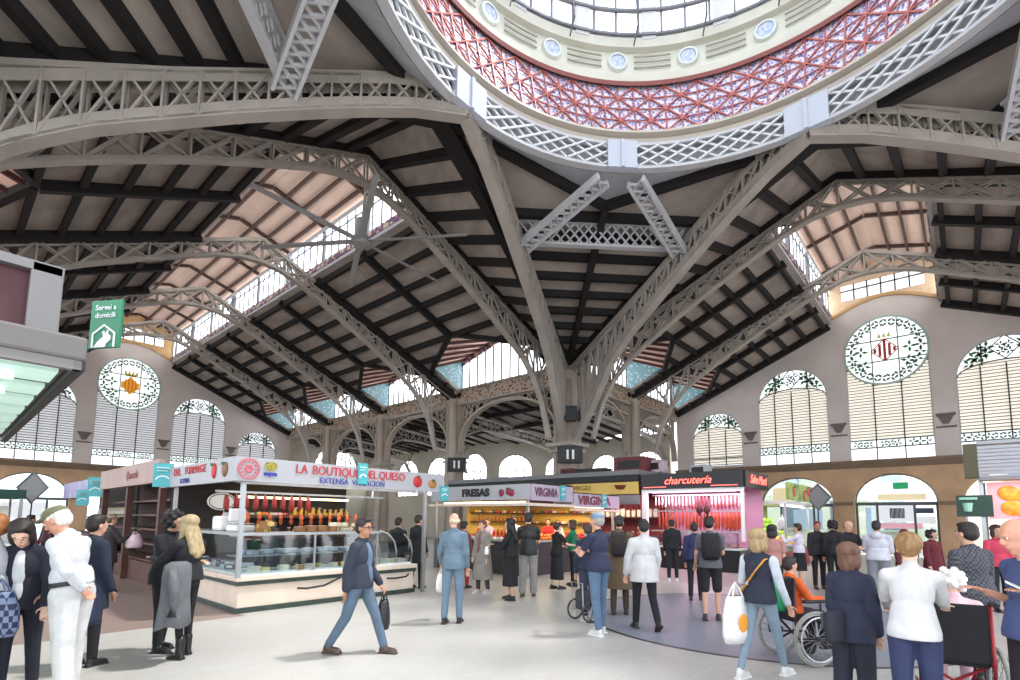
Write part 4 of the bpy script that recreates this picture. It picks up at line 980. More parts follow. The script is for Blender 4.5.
b = MB(); b.bevbox((0, 0, .06), (.36, .34, .12), .03); b.build('base', M_white, sc, local=True); b = MB(); b.bevbox((0, 0, .145), (.34, .3, .02), .008); b.build('pan', M_steel, sc, local=True); b = MB(); b.bevbox((0, .12, .3), (.3, .08, .24), .02); b.build('display', M_white, sc, local=True)
sc2 = thing('cash_register', 'white cash box next to the weighing scale on the side counter', 'cash register', (3.8, 10.6, 1.35), .1); b = MB(); b.bevbox((0, 0, .14), (.4, .4, .28), .05); b.build('body', M_white, sc2, local=True); b = MB(); b.bevbox((0, -.1, .3), (.25, .1, .1), .03); b.build('printer', M_fasc, sc2, local=True)
pl = thing('oval_plaque', 'white oval plaque above the side counter of the cheese stall', 'plaque', (4.3, 12.4, 1.95)); b = MB(); b.ell((4.3, 12.4, 1.95), (.3, .03, .2), None, 20, 8); b.build('board', M_white, pl); b = MB(); b.ribbon([(4.3+.26*cos(a), 12.37, 1.95+.165*sin(a)) for a in [2*pi*i/24 for i in range(24)]], .01, .015, side=Y, closed=True); b.build('rim', M_dgreen, pl)

# ---- teal market signs ----
def market_sign(p, right, w=.27, h=.42, label=''):
    p = tri(p); n = right.cross(Z); r = thing('market_sign', label, 'sign', p, group='small teal market signs on the fascias')
    R = Matrix((right, n, Z)).transposed(); b = MB(); b.bevbox(p, (w, .03, h), .006, R); b.build('panel', M_tealsg, r)
    q = MB(); f = p+n*.02
    q.ribbon([f+right*(w*.33*cos(a))+Z*(-h*.2+h*.16*sin(a)) for a in [pi*.1+pi*.9*i/8 for i in range(9)]], .006, .025, side=n); q.build('wave_mark', M_white, r)
    t = MB(); t.box(f+Z*h*.3, [abs(v) for v in (right*w*.7+n*.006+Z*h*.07)]); t.box(f+Z*h*.18-right*w*.05, [abs(v) for v in (right*w*.55+n*.006+Z*h*.05)]); t.build('text_strip', mat('teal_pale', (176, 222, 222), .5), r); k = MB(); k.beam(p+Z*h*.3-n*.01, p+Z*h*.3-n*.32, .03, .03); k.build('bracket', M_blk, r)
    return r
market_sign((3.2, 12.6, 2.47), -Y*.5+X*.866, .36, .5, 'large teal sign between the cheese stall and the wooden stall')
market_sign((5.68, 8.97, 2.5), X, .22, .42, 'teal sign over the middle of the cheese stall fascia'); market_sign((7.84, 8.97, 2.2), X, .24, .34, 'teal sign beside the right end of the cheese stall fascia')
market_sign((12.6, 9.02, 2.42), X, .27, .45, 'teal sign on the fascia between the two purple names'); market_sign((14.95, 9.02, 2.25), X, .3, .45, 'teal sign covering part of the right purple name')
market_sign((3.28, 19.7, 2.45), X*.8-Y*.6, .42, .6, 'teal sign at the near end of the violet fascia'); market_sign((3.2, 21.0, 2.15), X*.8-Y*.6, .36, .5, 'small teal sign just below and left of the violet fascia')

# ---- strawberry stall and its neighbour ----
fs = thing('fruit_juice_stall', 'corner stall with FRESAS and two strawberries on its grey fascia', 'market stall', (13, 11, 0))
M_yel = mat('yellow_back_panel', (226, 182, 92), .6); M_letb = mat('letter_black', (30, 28, 30), .5); M_letp = mat('letter_plum', (104, 40, 72), .5)
bx('counter_front', mat('charcoal_counter', (58, 52, 54), .6, 0, .1, 3), fs, 11.3, 15.8, 9.4, 9.9, 0, .95); bx('counter_front', mat('charcoal_counter', (58, 52, 54)), fs, 11.3, 11.8, 9.9, 13.2, 0, .95)
bx('counter_top', M_steel, fs, 11.25, 15.85, 9.35, 10.0, .95, 1.0); bx('counter_top', M_steel, fs, 11.25, 11.9, 10.0, 13.2, .95, 1.0)
bx('fascia', M_fasc, fs, 11.05, 11.15, 9.1, 13.3, 2.18, 2.62); bx('fascia', mat('fascia_lilac', (176, 166, 184), .5), fs, 11.15, 13.15, 9.05, 9.15, 2.16, 2.62); bx('fascia', mat('fascia_lilac', (176, 166, 184)), fs, 13.2, 16.0, 9.05, 9.15, 2.02, 2.44); bx('stall_roof', M_dark, fs, 11.1, 13.2, 9.1, 13.3, 2.6, 2.68); bx('stall_roof', M_dark, fs, 13.2, 16.0, 9.1, 13.3, 2.42, 2.48)
bx('awning_lip', mat('beige_lip', (222, 206, 190), .6), fs, 10.95, 13.2, 9.0, 9.2, 2.0, 2.08); bx('awning_lip', mat('beige_lip', (222, 206, 190)), fs, 13.2, 16.0, 9.0, 9.2, 1.9, 1.97); bx('awning_lip', mat('beige_lip', (222, 206, 190)), fs, 10.95, 11.15, 9.2, 13.3, 2.0, 2.08)
bx('lamp_strip', M_warm, fs, 11.5, 15.7, 9.5, 9.58, 2.02, 2.07); bx('lamp_strip', M_warm, fs, 11.45, 11.53, 9.6, 13.1, 2.1, 2.15)
bx('back_panel', M_yel, fs, 12.4, 15.8, 12.9, 13.0, 1.0, 2.1); bx('back_panel', M_yel, fs, 15.7, 15.8, 9.9, 13.0, .9, 2.1); bx('back_counter', M_wood, fs, 12.4, 15.7, 12.4, 12.9, 0, 1.0); bx('back_shelf', M_wood, fs, 12.5, 15.6, 12.6, 12.9, 1.5, 1.54)
for x, y in ((11.2, 9.25), (15.9, 9.25), (11.2, 13.2)): bx('post', M_steel, fs, x-.04, x+.04, y-.04, y+.04, 0, 2.2)
lettering('FRESAS', .3, (11.04, 11.2, 2.4), -Y, Z, M_letb, fs, bold=.02, sx=1.25)
for k, (dy, dz) in enumerate(((10.12, 2.38), (9.85, 2.42), (9.72, 2.38))): fascia_fruit((11.04, dy, dz), -Y, mat('berry_crimson', (150, 34, 70), .5), .1, .11, 'strawberry_emblem', fs)
fascia_fruit((11.04, 12.6, 2.4), -Y, mat('brick_mark', (140, 78, 74), .6), .14, .14, 'flower_emblem', fs)
lettering('VIRGINIA', .36, (11.8, 9.04, 2.39), X, Z, M_letp, fs, sx=.72, bold=.003); lettering('VIRGINIA', .38, (14.4, 9.04, 2.23), X, Z, mat('letter_wine', (112, 30, 52), .5), fs, bold=.012, sx=1.22)
lamp('fruit_stall_lamp', (13.4, 10.6, 2.1), (3.5, 2.5), 70, (1, .82, .5))
def mk_fruit(col, r, stem=True):
    def f(root):
        b = MB(); b.ell((0, 0, r*.92), (r, r, r*.92), None, 10, 7); b.build('flesh', mat('fruit_%d_%d_%d' % col, col, .4), root, local=True, smooth=True)
        if stem: c = MB(); c.path([(0, 0, r*1.75), (.004, 0, r*2.05)], .006, 5); c.build('stem', mat('stem_green', (60, 110, 60)), root, local=True)
    return f
goods('orange', 'orange heaped on the counter of the FRESAS stall', 'orange', 'oranges on the strawberry stall counter', mk_fruit((236, 132, 36), .05), grid(11.9, 13.4, 9.45, 9.9, 1.0, 10, 3, .01)+grid(12, 13.3, 9.5, 9.85, 1.08, 7, 2, .01))
goods('tomato', 'red tomato heaped on the counter under the purple VIRGINIA name', 'tomato', 'tomatoes on the counter under the purple name', mk_fruit((206, 44, 36), .05), grid(13.5, 15.6, 9.45, 9.9, 1.0, 12, 3, .01)+grid(13.7, 15.4, 9.5, 9.85, 1.08, 8, 2, .01))
goods('strawberry_punnet', 'punnet of strawberries on the side counter of the FRESAS stall', 'punnet', 'punnets on the side counter', lambda r: (MB().bevbox((0, 0, .04), (.18, .13, .08), .015).build('tray', M_white, r, local=True), [MB().ell((-.05+.05*(i % 3), -.03+.06*(i//3), .09), .032, None, 8, 6).build('strawberry', mat('berry_red', (200, 30, 44), .4), r, local=True, smooth=True) for i in range(6)]), [(11.55, 10.1+.27*i, 1.0) for i in range(11)], [1.57]*11)
goods('jar', 'honey coloured jar on the yellow back shelf of the FRESAS stall', 'jar', 'jars on the yellow back shelf', mk_jar((200, 120, 40)), [(12.6+.21*i, 12.72, 1.54) for i in range(14)])
goods('juice_bottle', 'red juice bottle on the back counter of the FRESAS stall', 'bottle', 'juice bottles on the back counter', lambda r: (MB().lathe([(.001, 0), (.045, 0), (.045, .18), (.02, .24), (.02, .28), (.001, .28)], 10).build('glass', mat('juice_red', (190, 50, 50), .3), r, local=True, smooth=True), MB().lathe([(.024, .27), (.024, .3), (.001, .3)], 8).build('cap', M_white, r, local=True)), [(12.6+.2*i, 12.6, 1.0) for i in range(14)])

pk = [(244, 196, 70), (206, 60, 50), (232, 226, 214), (226, 130, 60), (90, 120, 70), (180, 60, 90)]
nmc = ['yellow', 'red', 'cream', 'orange', 'green', 'magenta']
for c_ in range(6):
    sp_ = [(12.55+.32*i+.05*c_, 12.7, z) for i in range(10) for z in (1.84, ) if (i+c_) % 2 == 0] + [(15.62, 10.1+.45*i+.07*c_, 1.06+.4*((i+c_) % 3)) for i in range(6)]
    goods('snack_packet', '%s packet on the upper back shelves of the FRESAS stall' % nmc[c_], 'packet', '%s packets on the back shelves' % nmc[c_], mk_pack(pk[c_]), sp_)
    sp_ = [(4.65+.29*i+.045*c_, 12.7, z) for i in range(10) for z in (1.15, 1.65) if (i+c_+int(z)) % 3 == 0] + [(6.45+.15*(c_ % 3)+.02*c_, 9.5+.1*(c_//3), 1.36)]
    goods('snack_packet', '%s packet on the back shelves behind the cheese counter' % nmc[c_], 'packet', '%s packets behind the cheese counter' % nmc[c_], mk_pack(pk[c_]), sp_[:-1])
bx('back_shelf', M_wood, fs, 12.5, 15.6, 12.6, 12.9, 1.8, 1.84)
for z in (1.02, 1.42, 1.82): bx('back_shelf', M_wood, fs, 15.5, 15.72, 10.0, 12.8, z, z+.04)
bx('lamp_strip', M_warm, ch, 4.7, 7.5, 12.5, 12.56, 2.05, 2.1)
# ---- delicatessen block ----
dl = thing('meat_stall', 'black fronted meat stall with red neon writing', 'market stall', (18.5, 7, 0))
M_neon = mat('red_neon', (255, 96, 84), .4, emit=2.2); M_black = mat('black_fascia', (22, 20, 24), .35)
bx('fascia', M_black, dl, 16.95, 17.1, 5.2, 8.7, 2.72, 3.26); bx('fascia', M_black, dl, 17.1, 19.6, 5.15, 5.3, 2.72, 3.26); bx('stall_roof', M_black, dl, 17.1, 19.6, 5.3, 8.7, 3.18, 3.26)
bx('side_frame', M_white, dl, 17.0, 17.12, 8.5, 8.7, 0, 2.72); bx('side_frame', M_white, dl, 17.0, 17.1, 5.2, 5.3, 1.0, 2.72); bx('head_frame', M_white, dl, 17.0, 17.12, 5.3, 8.5, 2.6, 2.72)
bx('back_wall', mat('pink_tile_wall', (196, 150, 176), .4), dl, 19.3, 19.4, 5.3, 8.7, 0, 3.1)
bx('counter_base', M_black, dl, 17.0, 17.9, 5.35, 8.45, 0, .7); bx('meat_tray', M_white, dl, 17.05, 17.85, 5.4, 8.4, .7, .76); bx('counter_glass', M_glass, dl, 17.02, 17.035, 5.4, 8.4, .76, 1.25); bx('counter_top', M_steel, dl, 17.1, 17.8, 5.4, 8.4, 1.25, 1.29)
bx('counter_base', M_black, dl, 17.9, 19.3, 5.35, 6.0, 0, .7)
for k, (x, z) in enumerate(((17.35, 2.5), (17.75, 2.5), (17.45, 1.95), (17.9, 1.95))): bx('hanging_rail', M_steel, dl, x-.015, x+.015, 5.35, 8.45, z, z+.03)
bx('lamp_strip', M_pinkl, dl, 17.2, 17.26, 5.5, 8.4, 2.6, 2.64); bx('neon_line', M_neon, dl, 16.93, 16.95, 5.35, 6.2, 2.78, 2.8); bx('neon_line', M_neon, dl, 16.93, 16.95, 7.75, 8.6, 2.78, 2.8)
lettering('charcutería', .36, (16.93, 7.0, 2.99), -Y, Z, M_neon, dl, 'neon_lettering', shear=.35, bold=.0); lettering('Salva Martí', .4, (18.4, 5.13, 3.0), X, Z, M_neon, dl, 'neon_lettering', shear=.35, bold=.0)
lamp('meat_stall_lamp', (17.6, 6.9, 2.58), (1.0, 2.8), 85, (1, .66, .84))
lamp('meat_stall_front_lamp', (16.7, 6.9, 2.66), (.2, 3.0), 22, (1, .6, .82))
ys = [5.45+.125*i for i in range(24)]
goods('white_sausage', 'pale cured sausage in the upper front row of the neon meat stall', 'sausage', 'pale sausages in the upper row', mk_hang((222, 196, 192), .42, .034), [(17.35, y, 2.46) for y in ys if not 6.35 < y < 6.9], [0]*24)
goods('red_sausage', 'red chorizo string in the lower front row of the neon meat stall', 'sausage', 'red chorizos in the lower row', mk_hang((170, 58, 38), .66, .036), [(17.45, y+.05, 1.93) for y in ys[:-1]], [0]*24)
goods('red_sausage', 'dark red cured sausage in the rear upper row of the neon meat stall', 'sausage', 'dark red sausages in the rear row', mk_hang((146, 48, 52), .5, .04), [(17.75, y+.06, 2.46) for y in ys[:-1]], [0]*24)
goods('red_sausage', 'orange chorizo string in the rear lower row of the neon meat stall', 'sausage', 'orange chorizos in the rear row', mk_hang((184, 88, 44), .7, .04), [(17.9, y, 1.93) for y in ys], [0]*24)
def mk_ham(root):
    b = MB(); b.path([(0, 0, 0), (0, 0, -.16), (.01, 0, -.3), (.02, 0, -.5), (.01, 0, -.66)], [.02, .035, .07, .12, .04], 10); b.build('ham_leg', mat('ham_dark', (70, 38, 40), .5), root, local=True, smooth=True); c = MB(); c.path([(0, 0, .05), (0, 0, -.01)], .006, 5); c.build('string', mat('butcher_string', (220, 206, 180)), root, local=True)
goods('ham', 'dark cured ham hanging among the pale sausages of the neon meat stall', 'ham', 'cured hams on the front rail', mk_ham, [(17.33, 6.5, 2.46), (17.33, 6.75, 2.46)], [0, 0], [1, 1])
goods('meat_joint', 'pink joint of meat on the tray behind the glass of the neon meat stall', 'meat', 'pink joints on the meat tray', lambda r: (MB().ell((0, 0, .06), (.13, .09, .06), None, 10, 7).build('joint', mat('raw_pink', (214, 130, 140), .4, 0, .12, 14), r, local=True, smooth=True), MB().ell((.02, 0, .075), (.08, .055, .05), None, 8, 6).build('fat', mat('fat_white', (238, 214, 210), .4), r, local=True, smooth=True)), grid(17.1, 17.8, 5.5, 8.3, .76, 3, 10, .02))

# ---- long grey stall roof and the yellow sign ----
ys_ = thing('grocery_stall', 'stall with a yellow fascia between the purple name and the neon meat stall', 'market stall', (18, 11, 0))
bx('canopy', mat('grey_canopy', (120, 122, 124), .5), ys_, 16.8, 21.5, 8.75, 19.0, 3.28, 3.45); bx('canopy_edge', M_blk, ys_, 16.85, 17.0, 8.75, 19.0, 3.06, 3.28)
bx('fascia', mat('yellow_fascia', (214, 184, 96), .5), ys_, 16.9, 17.0, 8.8, 12.5, 2.58, 3.02); bx('counter', M_wood, ys_, 17.2, 17.9, 8.9, 13.0, 0, 1.0); bx('back_wall', mat('maroon_wall', (110, 44, 50), .7), ys_, 19.2, 19.3, 8.8, 19, 0, 3.2); bx('shelf', M_wood, ys_, 18.8, 19.2, 8.9, 13.0, 1.7, 1.75); bx('shutter_box', mat('grey_shutter', (128, 126, 130), .5), ys_, 16.95, 17.1, 8.8, 12.5, 2.2, 2.55)
lettering('VIRGILI', .26, (16.89, 11.2, 2.84), -Y, Z, mat('letter_brown', (120, 80, 44), .5), ys_)
bw = MB(); bw.lathe([(.001, -.16), (.14, -.14), (.24, 0), (.22, 0), (.001, -.04)], 16, (16.9, 9.5, 2.9), R=None); bw.build('bowl_emblem', mat('bowl_brown', (120, 52, 44), .5), ys_)
lamp('grocery_stall_lamp', (18.0, 11, 2.5), (1.0, 3.0), 45, (1, .75, .6))
goods('grocery_bag', 'white paper bag standing on the shelf of the yellow fascia stall', 'bag', 'bags on the shelf under the yellow fascia', lambda r: (MB().bevbox((0, 0, .14), (.16, .12, .28), .02).build('paper', mat('paper_bag_white', (222, 216, 200), .7), r, local=True), MB().bevbox((0, 0, .29), (.14, .03, .05), .008).build('fold', mat('paper_bag_fold', (190, 180, 160), .7), r, local=True)), [(18.95, 9.1+.24*i, 1.75) for i in range(14)], [1.57]*14)
goods('red_sausage', 'dried pepper string hanging beneath the shutter of the yellow fascia stall', 'dried pepper', 'dried peppers beneath the shutter', mk_hang((150, 30, 34), .3, .05, 'pepper_string'), [(17.4, 9.0+.24*i, 2.3) for i in range(12)], [0]*12)
goods('jar', 'jar on the counter of the yellow fascia stall', 'jar', 'jars on the grocery counter', mk_jar((130, 60, 50)), [(17.45, 9.1+.22*i, 1.0) for i in range(15)])
# ---- fruit stall by the doorway ----
gr = thing('greengrocer_stall', 'red based greengrocer stall beside the arched doorways', 'market stall', (21.3, 5.6, 0))
M_rb = mat('red_stall_base', (136, 52, 44), .6)
bx('base', M_rb, gr, 19.7, 23.3, 4.7, 6.2, 0, .62); b = MB(); b.prism([(19.7, 4.7, .62), (19.7, 6.2, .62), (19.7, 6.2, 1.25)], (3.6, 0, 0)); b.build('sloping_bed', mat('crate_green', (96, 110, 60), .7), gr)
bx('back_wall', mat('leafy_back', (120, 130, 70), .7), gr, 19.7, 23.3, 6.2, 6.3, 0, 2.3); bx('canopy', M_white, gr, 19.6, 23.6, 4.6, 6.3, 2.25, 2.35)
bx('picture_fascia', mat('leafy_fascia', (90, 140, 70), .5, rgb2=(190, 210, 110), scale=3), gr, 19.6, 23.4, 4.5, 4.6, 2.4, 3.0); bx('lamp_strip', M_tube, gr, 19.9, 23.2, 4.8, 4.86, 2.18, 2.22)
for i, (x, z) in enumerate(((20.3, 2.7), (21.9, 2.62), (22.5, 2.8), (22.9, 2.55))): fascia_fruit((x, 4.49, z), X, mat('painted_tomato_pale', (214, 84, 70), .5), .22, .2, 'tomato_picture', gr)
for x in (19.75, 23.25): bx('post', M_steel, gr, x-.03, x+.03, 4.65, 4.71, .6, 2.3)
lamp('greengrocer_lamp', (21.5, 5.2, 2.2), (3.2, .8), 45, (1, .97, .85))
bed = lambda x0, x1, a, b, n, m: [(x0+(x1-x0)*(i+.5)/n, 4.75+1.4*(a+(b-a)*(k+.5)/m), .62+.58*(a+(b-a)*(k+.5)/m)+.02) for i in range(n) for k in range(m)]
goods('lemon', 'yellow lemon in the sloping bed of the greengrocer stall', 'lemon', 'lemons in the sloping bed', mk_fruit((232, 206, 60), .075), bed(19.8, 21.3, .0, .5, 9, 3))
goods('orange', 'orange in the sloping bed of the greengrocer stall', 'orange', 'oranges in the greengrocer bed', mk_fruit((232, 146, 50), .075), bed(21.3, 22.6, .1, .6, 8, 3))
goods('apple', 'pale green apple in the sloping bed of the greengrocer stall', 'apple', 'apples in the greengrocer bed', mk_fruit((190, 200, 90), .075), bed(22.6, 23.2, .0, .7, 4, 4))
def mk_lettuce(root):
    for i in range(9):
        a = i*2.4; r = .04+.012*i; b = MB(); b.ell((cos(a)*r, sin(a)*r, .09), (.06, .05, .1), Matrix.Rotation(a, 3, 'Z') @ Matrix.Rotation(.5, 3, 'Y'), 8, 6); b.build('leaf', mat('lettuce_green', (150, 184, 70), .6, 0, .15, 16), root, local=True, smooth=True)
goods('lettuce', 'green lettuce stacked against the back of the greengrocer stall', 'lettuce', 'lettuces against the greengrocer back', mk_lettuce, bed(20.6, 23.1, .62, 1.0, 9, 2)+[(20.8+.3*i, 6.05, 1.35) for i in range(8)]+[(20.9+.3*i, 6.08, 1.55) for i in range(7)], None, [1.2]*40)
goods('plastic_bag', 'white bag hanging over the back of the greengrocer stall', 'bag', 'white bags over the greengrocer bed', lambda r: (MB().ell((0, 0, -.2), (.13, .08, .22), None, 10, 8).build('bag_body', M_white, r, local=True, smooth=True), MB().path([(-.05, 0, 0), (0, 0, .1), (.05, 0, 0)], .01, 5).build('handle', M_white, r, local=True)), [(19.95, 4.9, 1.75), (20.25, 4.9, 1.78)], [0, 0], [1, 1])
# ---- wooden closed stall, violet stall, green canopy stall on the left ----
wd = thing('wooden_stall', 'closed dark wooden stall with empty shelves behind the cheese stall', 'market stall', (4.5, 16, 0))
bx('fascia', mat('beige_pink_fascia', (176, 152, 144), .6, 0, .05, 2), wd, 3.3, 3.42, 13.35, 19.2, 2.36, 2.88); bx('back_wall', mat('shelf_back', (66, 46, 42), .8), wd, 4.3, 4.4, 13.4, 19.2, 0, 2.6); bx('roof', M_wood, wd, 3.4, 4.4, 13.4, 19.2, 2.6, 2.7)
for y in (13.42, 16.3, 19.1): bx('post', M_wood, wd, 3.36, 3.5, y-.08, y+.08, 0, 2.4)
bx('cupboard', M_wood, wd, 3.5, 4.3, 13.45, 19.15, 0, .5)
for z in (.5, .9, 1.25, 1.6, 1.95): bx('shelf', M_wood, wd, 3.6, 4.3, 13.5, 19.0, z, z+.05)
lettering('Quesería', .3, (3.29, 15.6, 2.62), -Y, Z, mat('faded_letter', (150, 96, 92), .6), wd, shear=.2)
vs = thing('violet_stall', 'stall with a pale violet fascia at the far end of the left aisle', 'market stall', (4.2, 22.5, 0))
bx('fascia', mat('violet_fascia', (126, 122, 168), .5, rgb2=(166, 164, 196), scale=2), vs, 3.3, 3.42, 19.9, 25.5, 2.2, 2.74); bx('counter', M_wood, vs, 3.4, 4.0, 20, 25.5, 0, 1.0); bx('back_wall', M_dark, vs, 4.4, 4.5, 20, 25.5, 0, 2.7); bx('shelf', M_wood, vs, 4.0, 4.4, 20, 25.4, 1.5, 1.55)
goods('jar', 'jar lined up on the shelf of the violet stall', 'jar', 'jars in the violet stall', mk_jar((186, 176, 160)), [(4.2, 20.3+.25*i, 1.55) for i in range(16)], None, [1.6]*16)
fh = thing('fish_stall', 'green roofed stall with pale goods in front of the left arch', 'market stall', (-.2, 26, 0))
bx('canopy', mat('dark_green_canopy', (44, 84, 70), .6), fh, -3, 2.2, 24.6, 27.5, 2.15, 2.45); bx('sign', mat('maroon_sign', (84, 34, 40), .6), fh, -1.4, .0, 24.5, 24.6, 1.75, 2.15); bx('counter', M_white, fh, -3, 2.0, 24.8, 25.8, 0, 1.0); bx('back_shelf', M_white, fh, -3, 2.0, 27.2, 27.4, .0, 1.9)
for x in (-2.9, 2.1): bx('post', M_steel, fh, x-.05, x+.05, 24.7, 24.8, 0, 2.2)
lamp('fish_stall_lamp', (-.4, 25.6, 2.1), (4, 1.5), 60, (1, .95, .85))
goods('fish_tray', 'pale tray of goods on the counter of the green roofed stall', 'tray', 'trays on the green roofed stall', mk_pack((226, 206, 190)), grid(-2.8, 1.9, 24.9, 25.7, 1.0, 12, 2), [0]*24, [2.0]*24)
def diamond(p, label, w=.95):
    p = tri(p); r = thing('diamond_sign', label, 'sign', p); fw = Vector((cos(HEADING), sin(HEADING), 0)); rt = Vector((sin(HEADING), -cos(HEADING), 0))
    b = MB(); b.prism([p+Z*w, p+rt*w, p-Z*w, p-rt*w], fw*.05); b.build('plate', mat('diamond_grey', (128, 128, 130), .6), r); q = MB(); q.ribbon([p+Z*w, p+rt*w, p-Z*w, p-rt*w], .06, .06, side=fw, closed=True); q.build('rim', mat('diamond_rim', (104, 104, 106), .6), r)
    s = MB(); s.tube(p+fw*.04-Z*w*.7, Vector((p.x, p.y, 0))+fw*.04, .025, .025, 6); s.build('pole', M_blk, r)
diamond((2.65, 27.9, 2.66), 'grey diamond shaped sign before the left bright arch', .62); diamond((22.93, 4.25, 2.6), 'grey diamond shaped sign above the greengrocer stall', .5)

# ---- near stall at the left edge: canopy corner with burgundy sign ----
ns = thing('corner_stall', 'stall canopy with burgundy sign and lit mint underside at the left edge', 'market stall', (-1.6, 6.2, 0))
bx('canopy', mat('pale_grey_canopy', (104, 100, 97), .6), ns, -4.5, .6, 4.25, 9.5, 2.64, 2.8, .02); bx('canopy_rim', mat('canopy_rim', (120, 116, 114), .5), ns, -4.5, .58, 4.27, 4.33, 2.58, 2.64); bx('canopy_rim', M_blk, ns, .54, .6, 4.27, 9.5, 2.58, 2.64)
bx('sign_board', mat('burgundy_board', (70, 24, 32), .5), ns, -4.5, .3, 4.42, 4.5, 2.8, 3.22); bx('sign_frame', mat('dull_frame', (118, 116, 116), .5), ns, -4.5, .46, 4.36, 4.52, 3.2, 3.26); bx('sign_frame', mat('dull_frame', (118, 116, 116)), ns, .3, .46, 4.36, 4.52, 2.78, 3.26, .01)
gs = MB(); gs.path([(-.12, 4.41, 3.02), (-.02, 4.41, 3.06), (.06, 4.41, 3.03), (.1, 4.41, 2.98)], [.012, .022, .022, .008], 6); gs.build('gold_stroke', mat('gold_letter', (214, 168, 70), .4), ns)
for i in range(7):
    y = 4.55+i*.62; bx('light_panel', mat('mint_light_panel', (190, 222, 210), .5, emit=.3), ns, -4.4, .5, y, y+.42, 2.6, 2.63); bx('tube_light', mat('mint_tube', (236, 250, 244), .4, emit=.7), ns, -4.3, .3, y+.2, y+.25, 2.55, 2.59)
for i in range(4): bx('panel_clip', M_steel, ns, .05-.5*i, .1-.5*i, 4.5, 9.0, 2.53, 2.56)
for y in (4.6, 9.2): bx('post', M_steel, ns, -1.6, -1.5, y-.05, y+.05, 0, 2.64)
bx('counter', M_cmar, ns, -3.5, -1.3, 4.8, 9.0, 0, 1.0)
p0, n0 = Vector((.76, 4.73, 3.06)), None
rt = Vector((.52, -.85, 0)).normalized(); nr = rt.cross(Z)
gs_ = thing('delivery_sign', 'green sign reading Servei a domicili with a hand and house outline', 'sign', p0)
R = Matrix((rt, nr, Z)).transposed(); b = MB(); b.bevbox(p0, (.27, .02, .37), .004, R); b.build('panel', M_grnsg, gs_)
lettering('Servei a', .058, p0+Z*.125+nr*.012, rt, Z, M_white, gs_, depth=.004); lettering('domicili', .058, p0+Z*.065+nr*.012, rt, Z, M_white, gs_, depth=.004)
b = MB(); b.box(p0+Z*.015+nr*.012, (.12, .12, .008), R); b = MB(); hx = [(-.095, -.18), (-.095, -.075), (0, -.01), (.095, -.075), (.095, -.18)]
b.ribbon([p0+rt*x+Z*z+nr*.014 for x, z in hx], .006, .014, side=nr); b.build('house_outline', M_white, gs_)
b = MB(); b.prism([p0+rt*x+Z*z+nr*.011 for x, z in ((-.08, -.18), (-.05, -.14), (0, -.1), (-.012, -.06), (.004, -.055), (.02, -.085), (.03, -.05), (.042, -.052), (.042, -.085), (.062, -.09), (.066, -.12), (.05, -.14), (.03, -.15), (.02, -.18))], nr*.006); b.build('hand_mark', M_white, gs_)
b = MB(); b.tube(p0-Z*.17+rt*-.1-nr*.02, Vector((.5, 4.95, 2.77)), .012, .012, 6); b.build('bracket', M_blk, gs_)
# ---- stall at the right edge ----
re = thing('fried_food_stall', 'stall with ribbed grey shutter and picture of golden food at the right edge', 'market stall', (16.6, -2, 0))
sh = MB()
for i in range(9): sh.box((16.1, -3.6, 2.72+i*.085), (.06, 6.6, .07))
sh.build('ribbed_shutter', mat('lilac_grey_shutter', (176, 176, 184), .5), re); bx('shutter_lip', mat('shutter_lip', (140, 138, 140), .5), re, 15.7, 16.2, -6.9, -.3, 2.62, 2.7)
bx('roof', M_fasc, re, 16.1, 19.5, -6.9, -.3, 3.48, 3.56); bx('corner_post', mat('olive_post', (84, 80, 56), .6), re, 16.05, 16.3, -.3, -.05, 2.7, 3.5); bx('corner_post', M_steel, re, 16.2, 16.28, -.36, -.28, 0, 2.7)
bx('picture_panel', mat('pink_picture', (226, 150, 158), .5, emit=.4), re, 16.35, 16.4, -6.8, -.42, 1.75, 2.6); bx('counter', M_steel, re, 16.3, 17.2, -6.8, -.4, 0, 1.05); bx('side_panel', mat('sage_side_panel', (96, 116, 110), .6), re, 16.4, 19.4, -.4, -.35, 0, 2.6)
fb = 0
for i in range(16):
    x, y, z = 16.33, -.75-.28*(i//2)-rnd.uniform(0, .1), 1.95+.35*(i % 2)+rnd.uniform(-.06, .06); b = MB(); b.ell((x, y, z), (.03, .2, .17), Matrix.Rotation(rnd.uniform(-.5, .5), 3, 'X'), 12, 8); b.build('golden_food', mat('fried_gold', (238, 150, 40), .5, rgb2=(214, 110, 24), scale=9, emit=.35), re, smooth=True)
sg2 = thing('shop_sign', 'dark green sign with a cup beside the right edge stall', 'sign', (16.2, -.1, 2.0)); bx('panel', mat('deep_green_panel', (22, 56, 46), .5), sg2, 16.12, 16.18, -.5, .14, 1.8, 2.3); bx('bracket', M_steel, sg2, 16.16, 16.24, -.36, -.28, 2.3, 2.64)
b = MB(); b.lathe([(.07, -.1), (.1, .1), (.09, .1), (.06, -.09)], 12, (16.12, -.06, 2.02)); b.build('cup_mark', mat('cup_mint', (150, 206, 186), .5), sg2); bx('text_strip', mat('cup_mint', (150, 206, 186)), sg2, 16.105, 16.12, -.24, .08, 2.2, 2.25)
lamp('fried_stall_lamp', (15.9, -2.5, 2.6), (.3, 4), 30, (1, .75, .6))

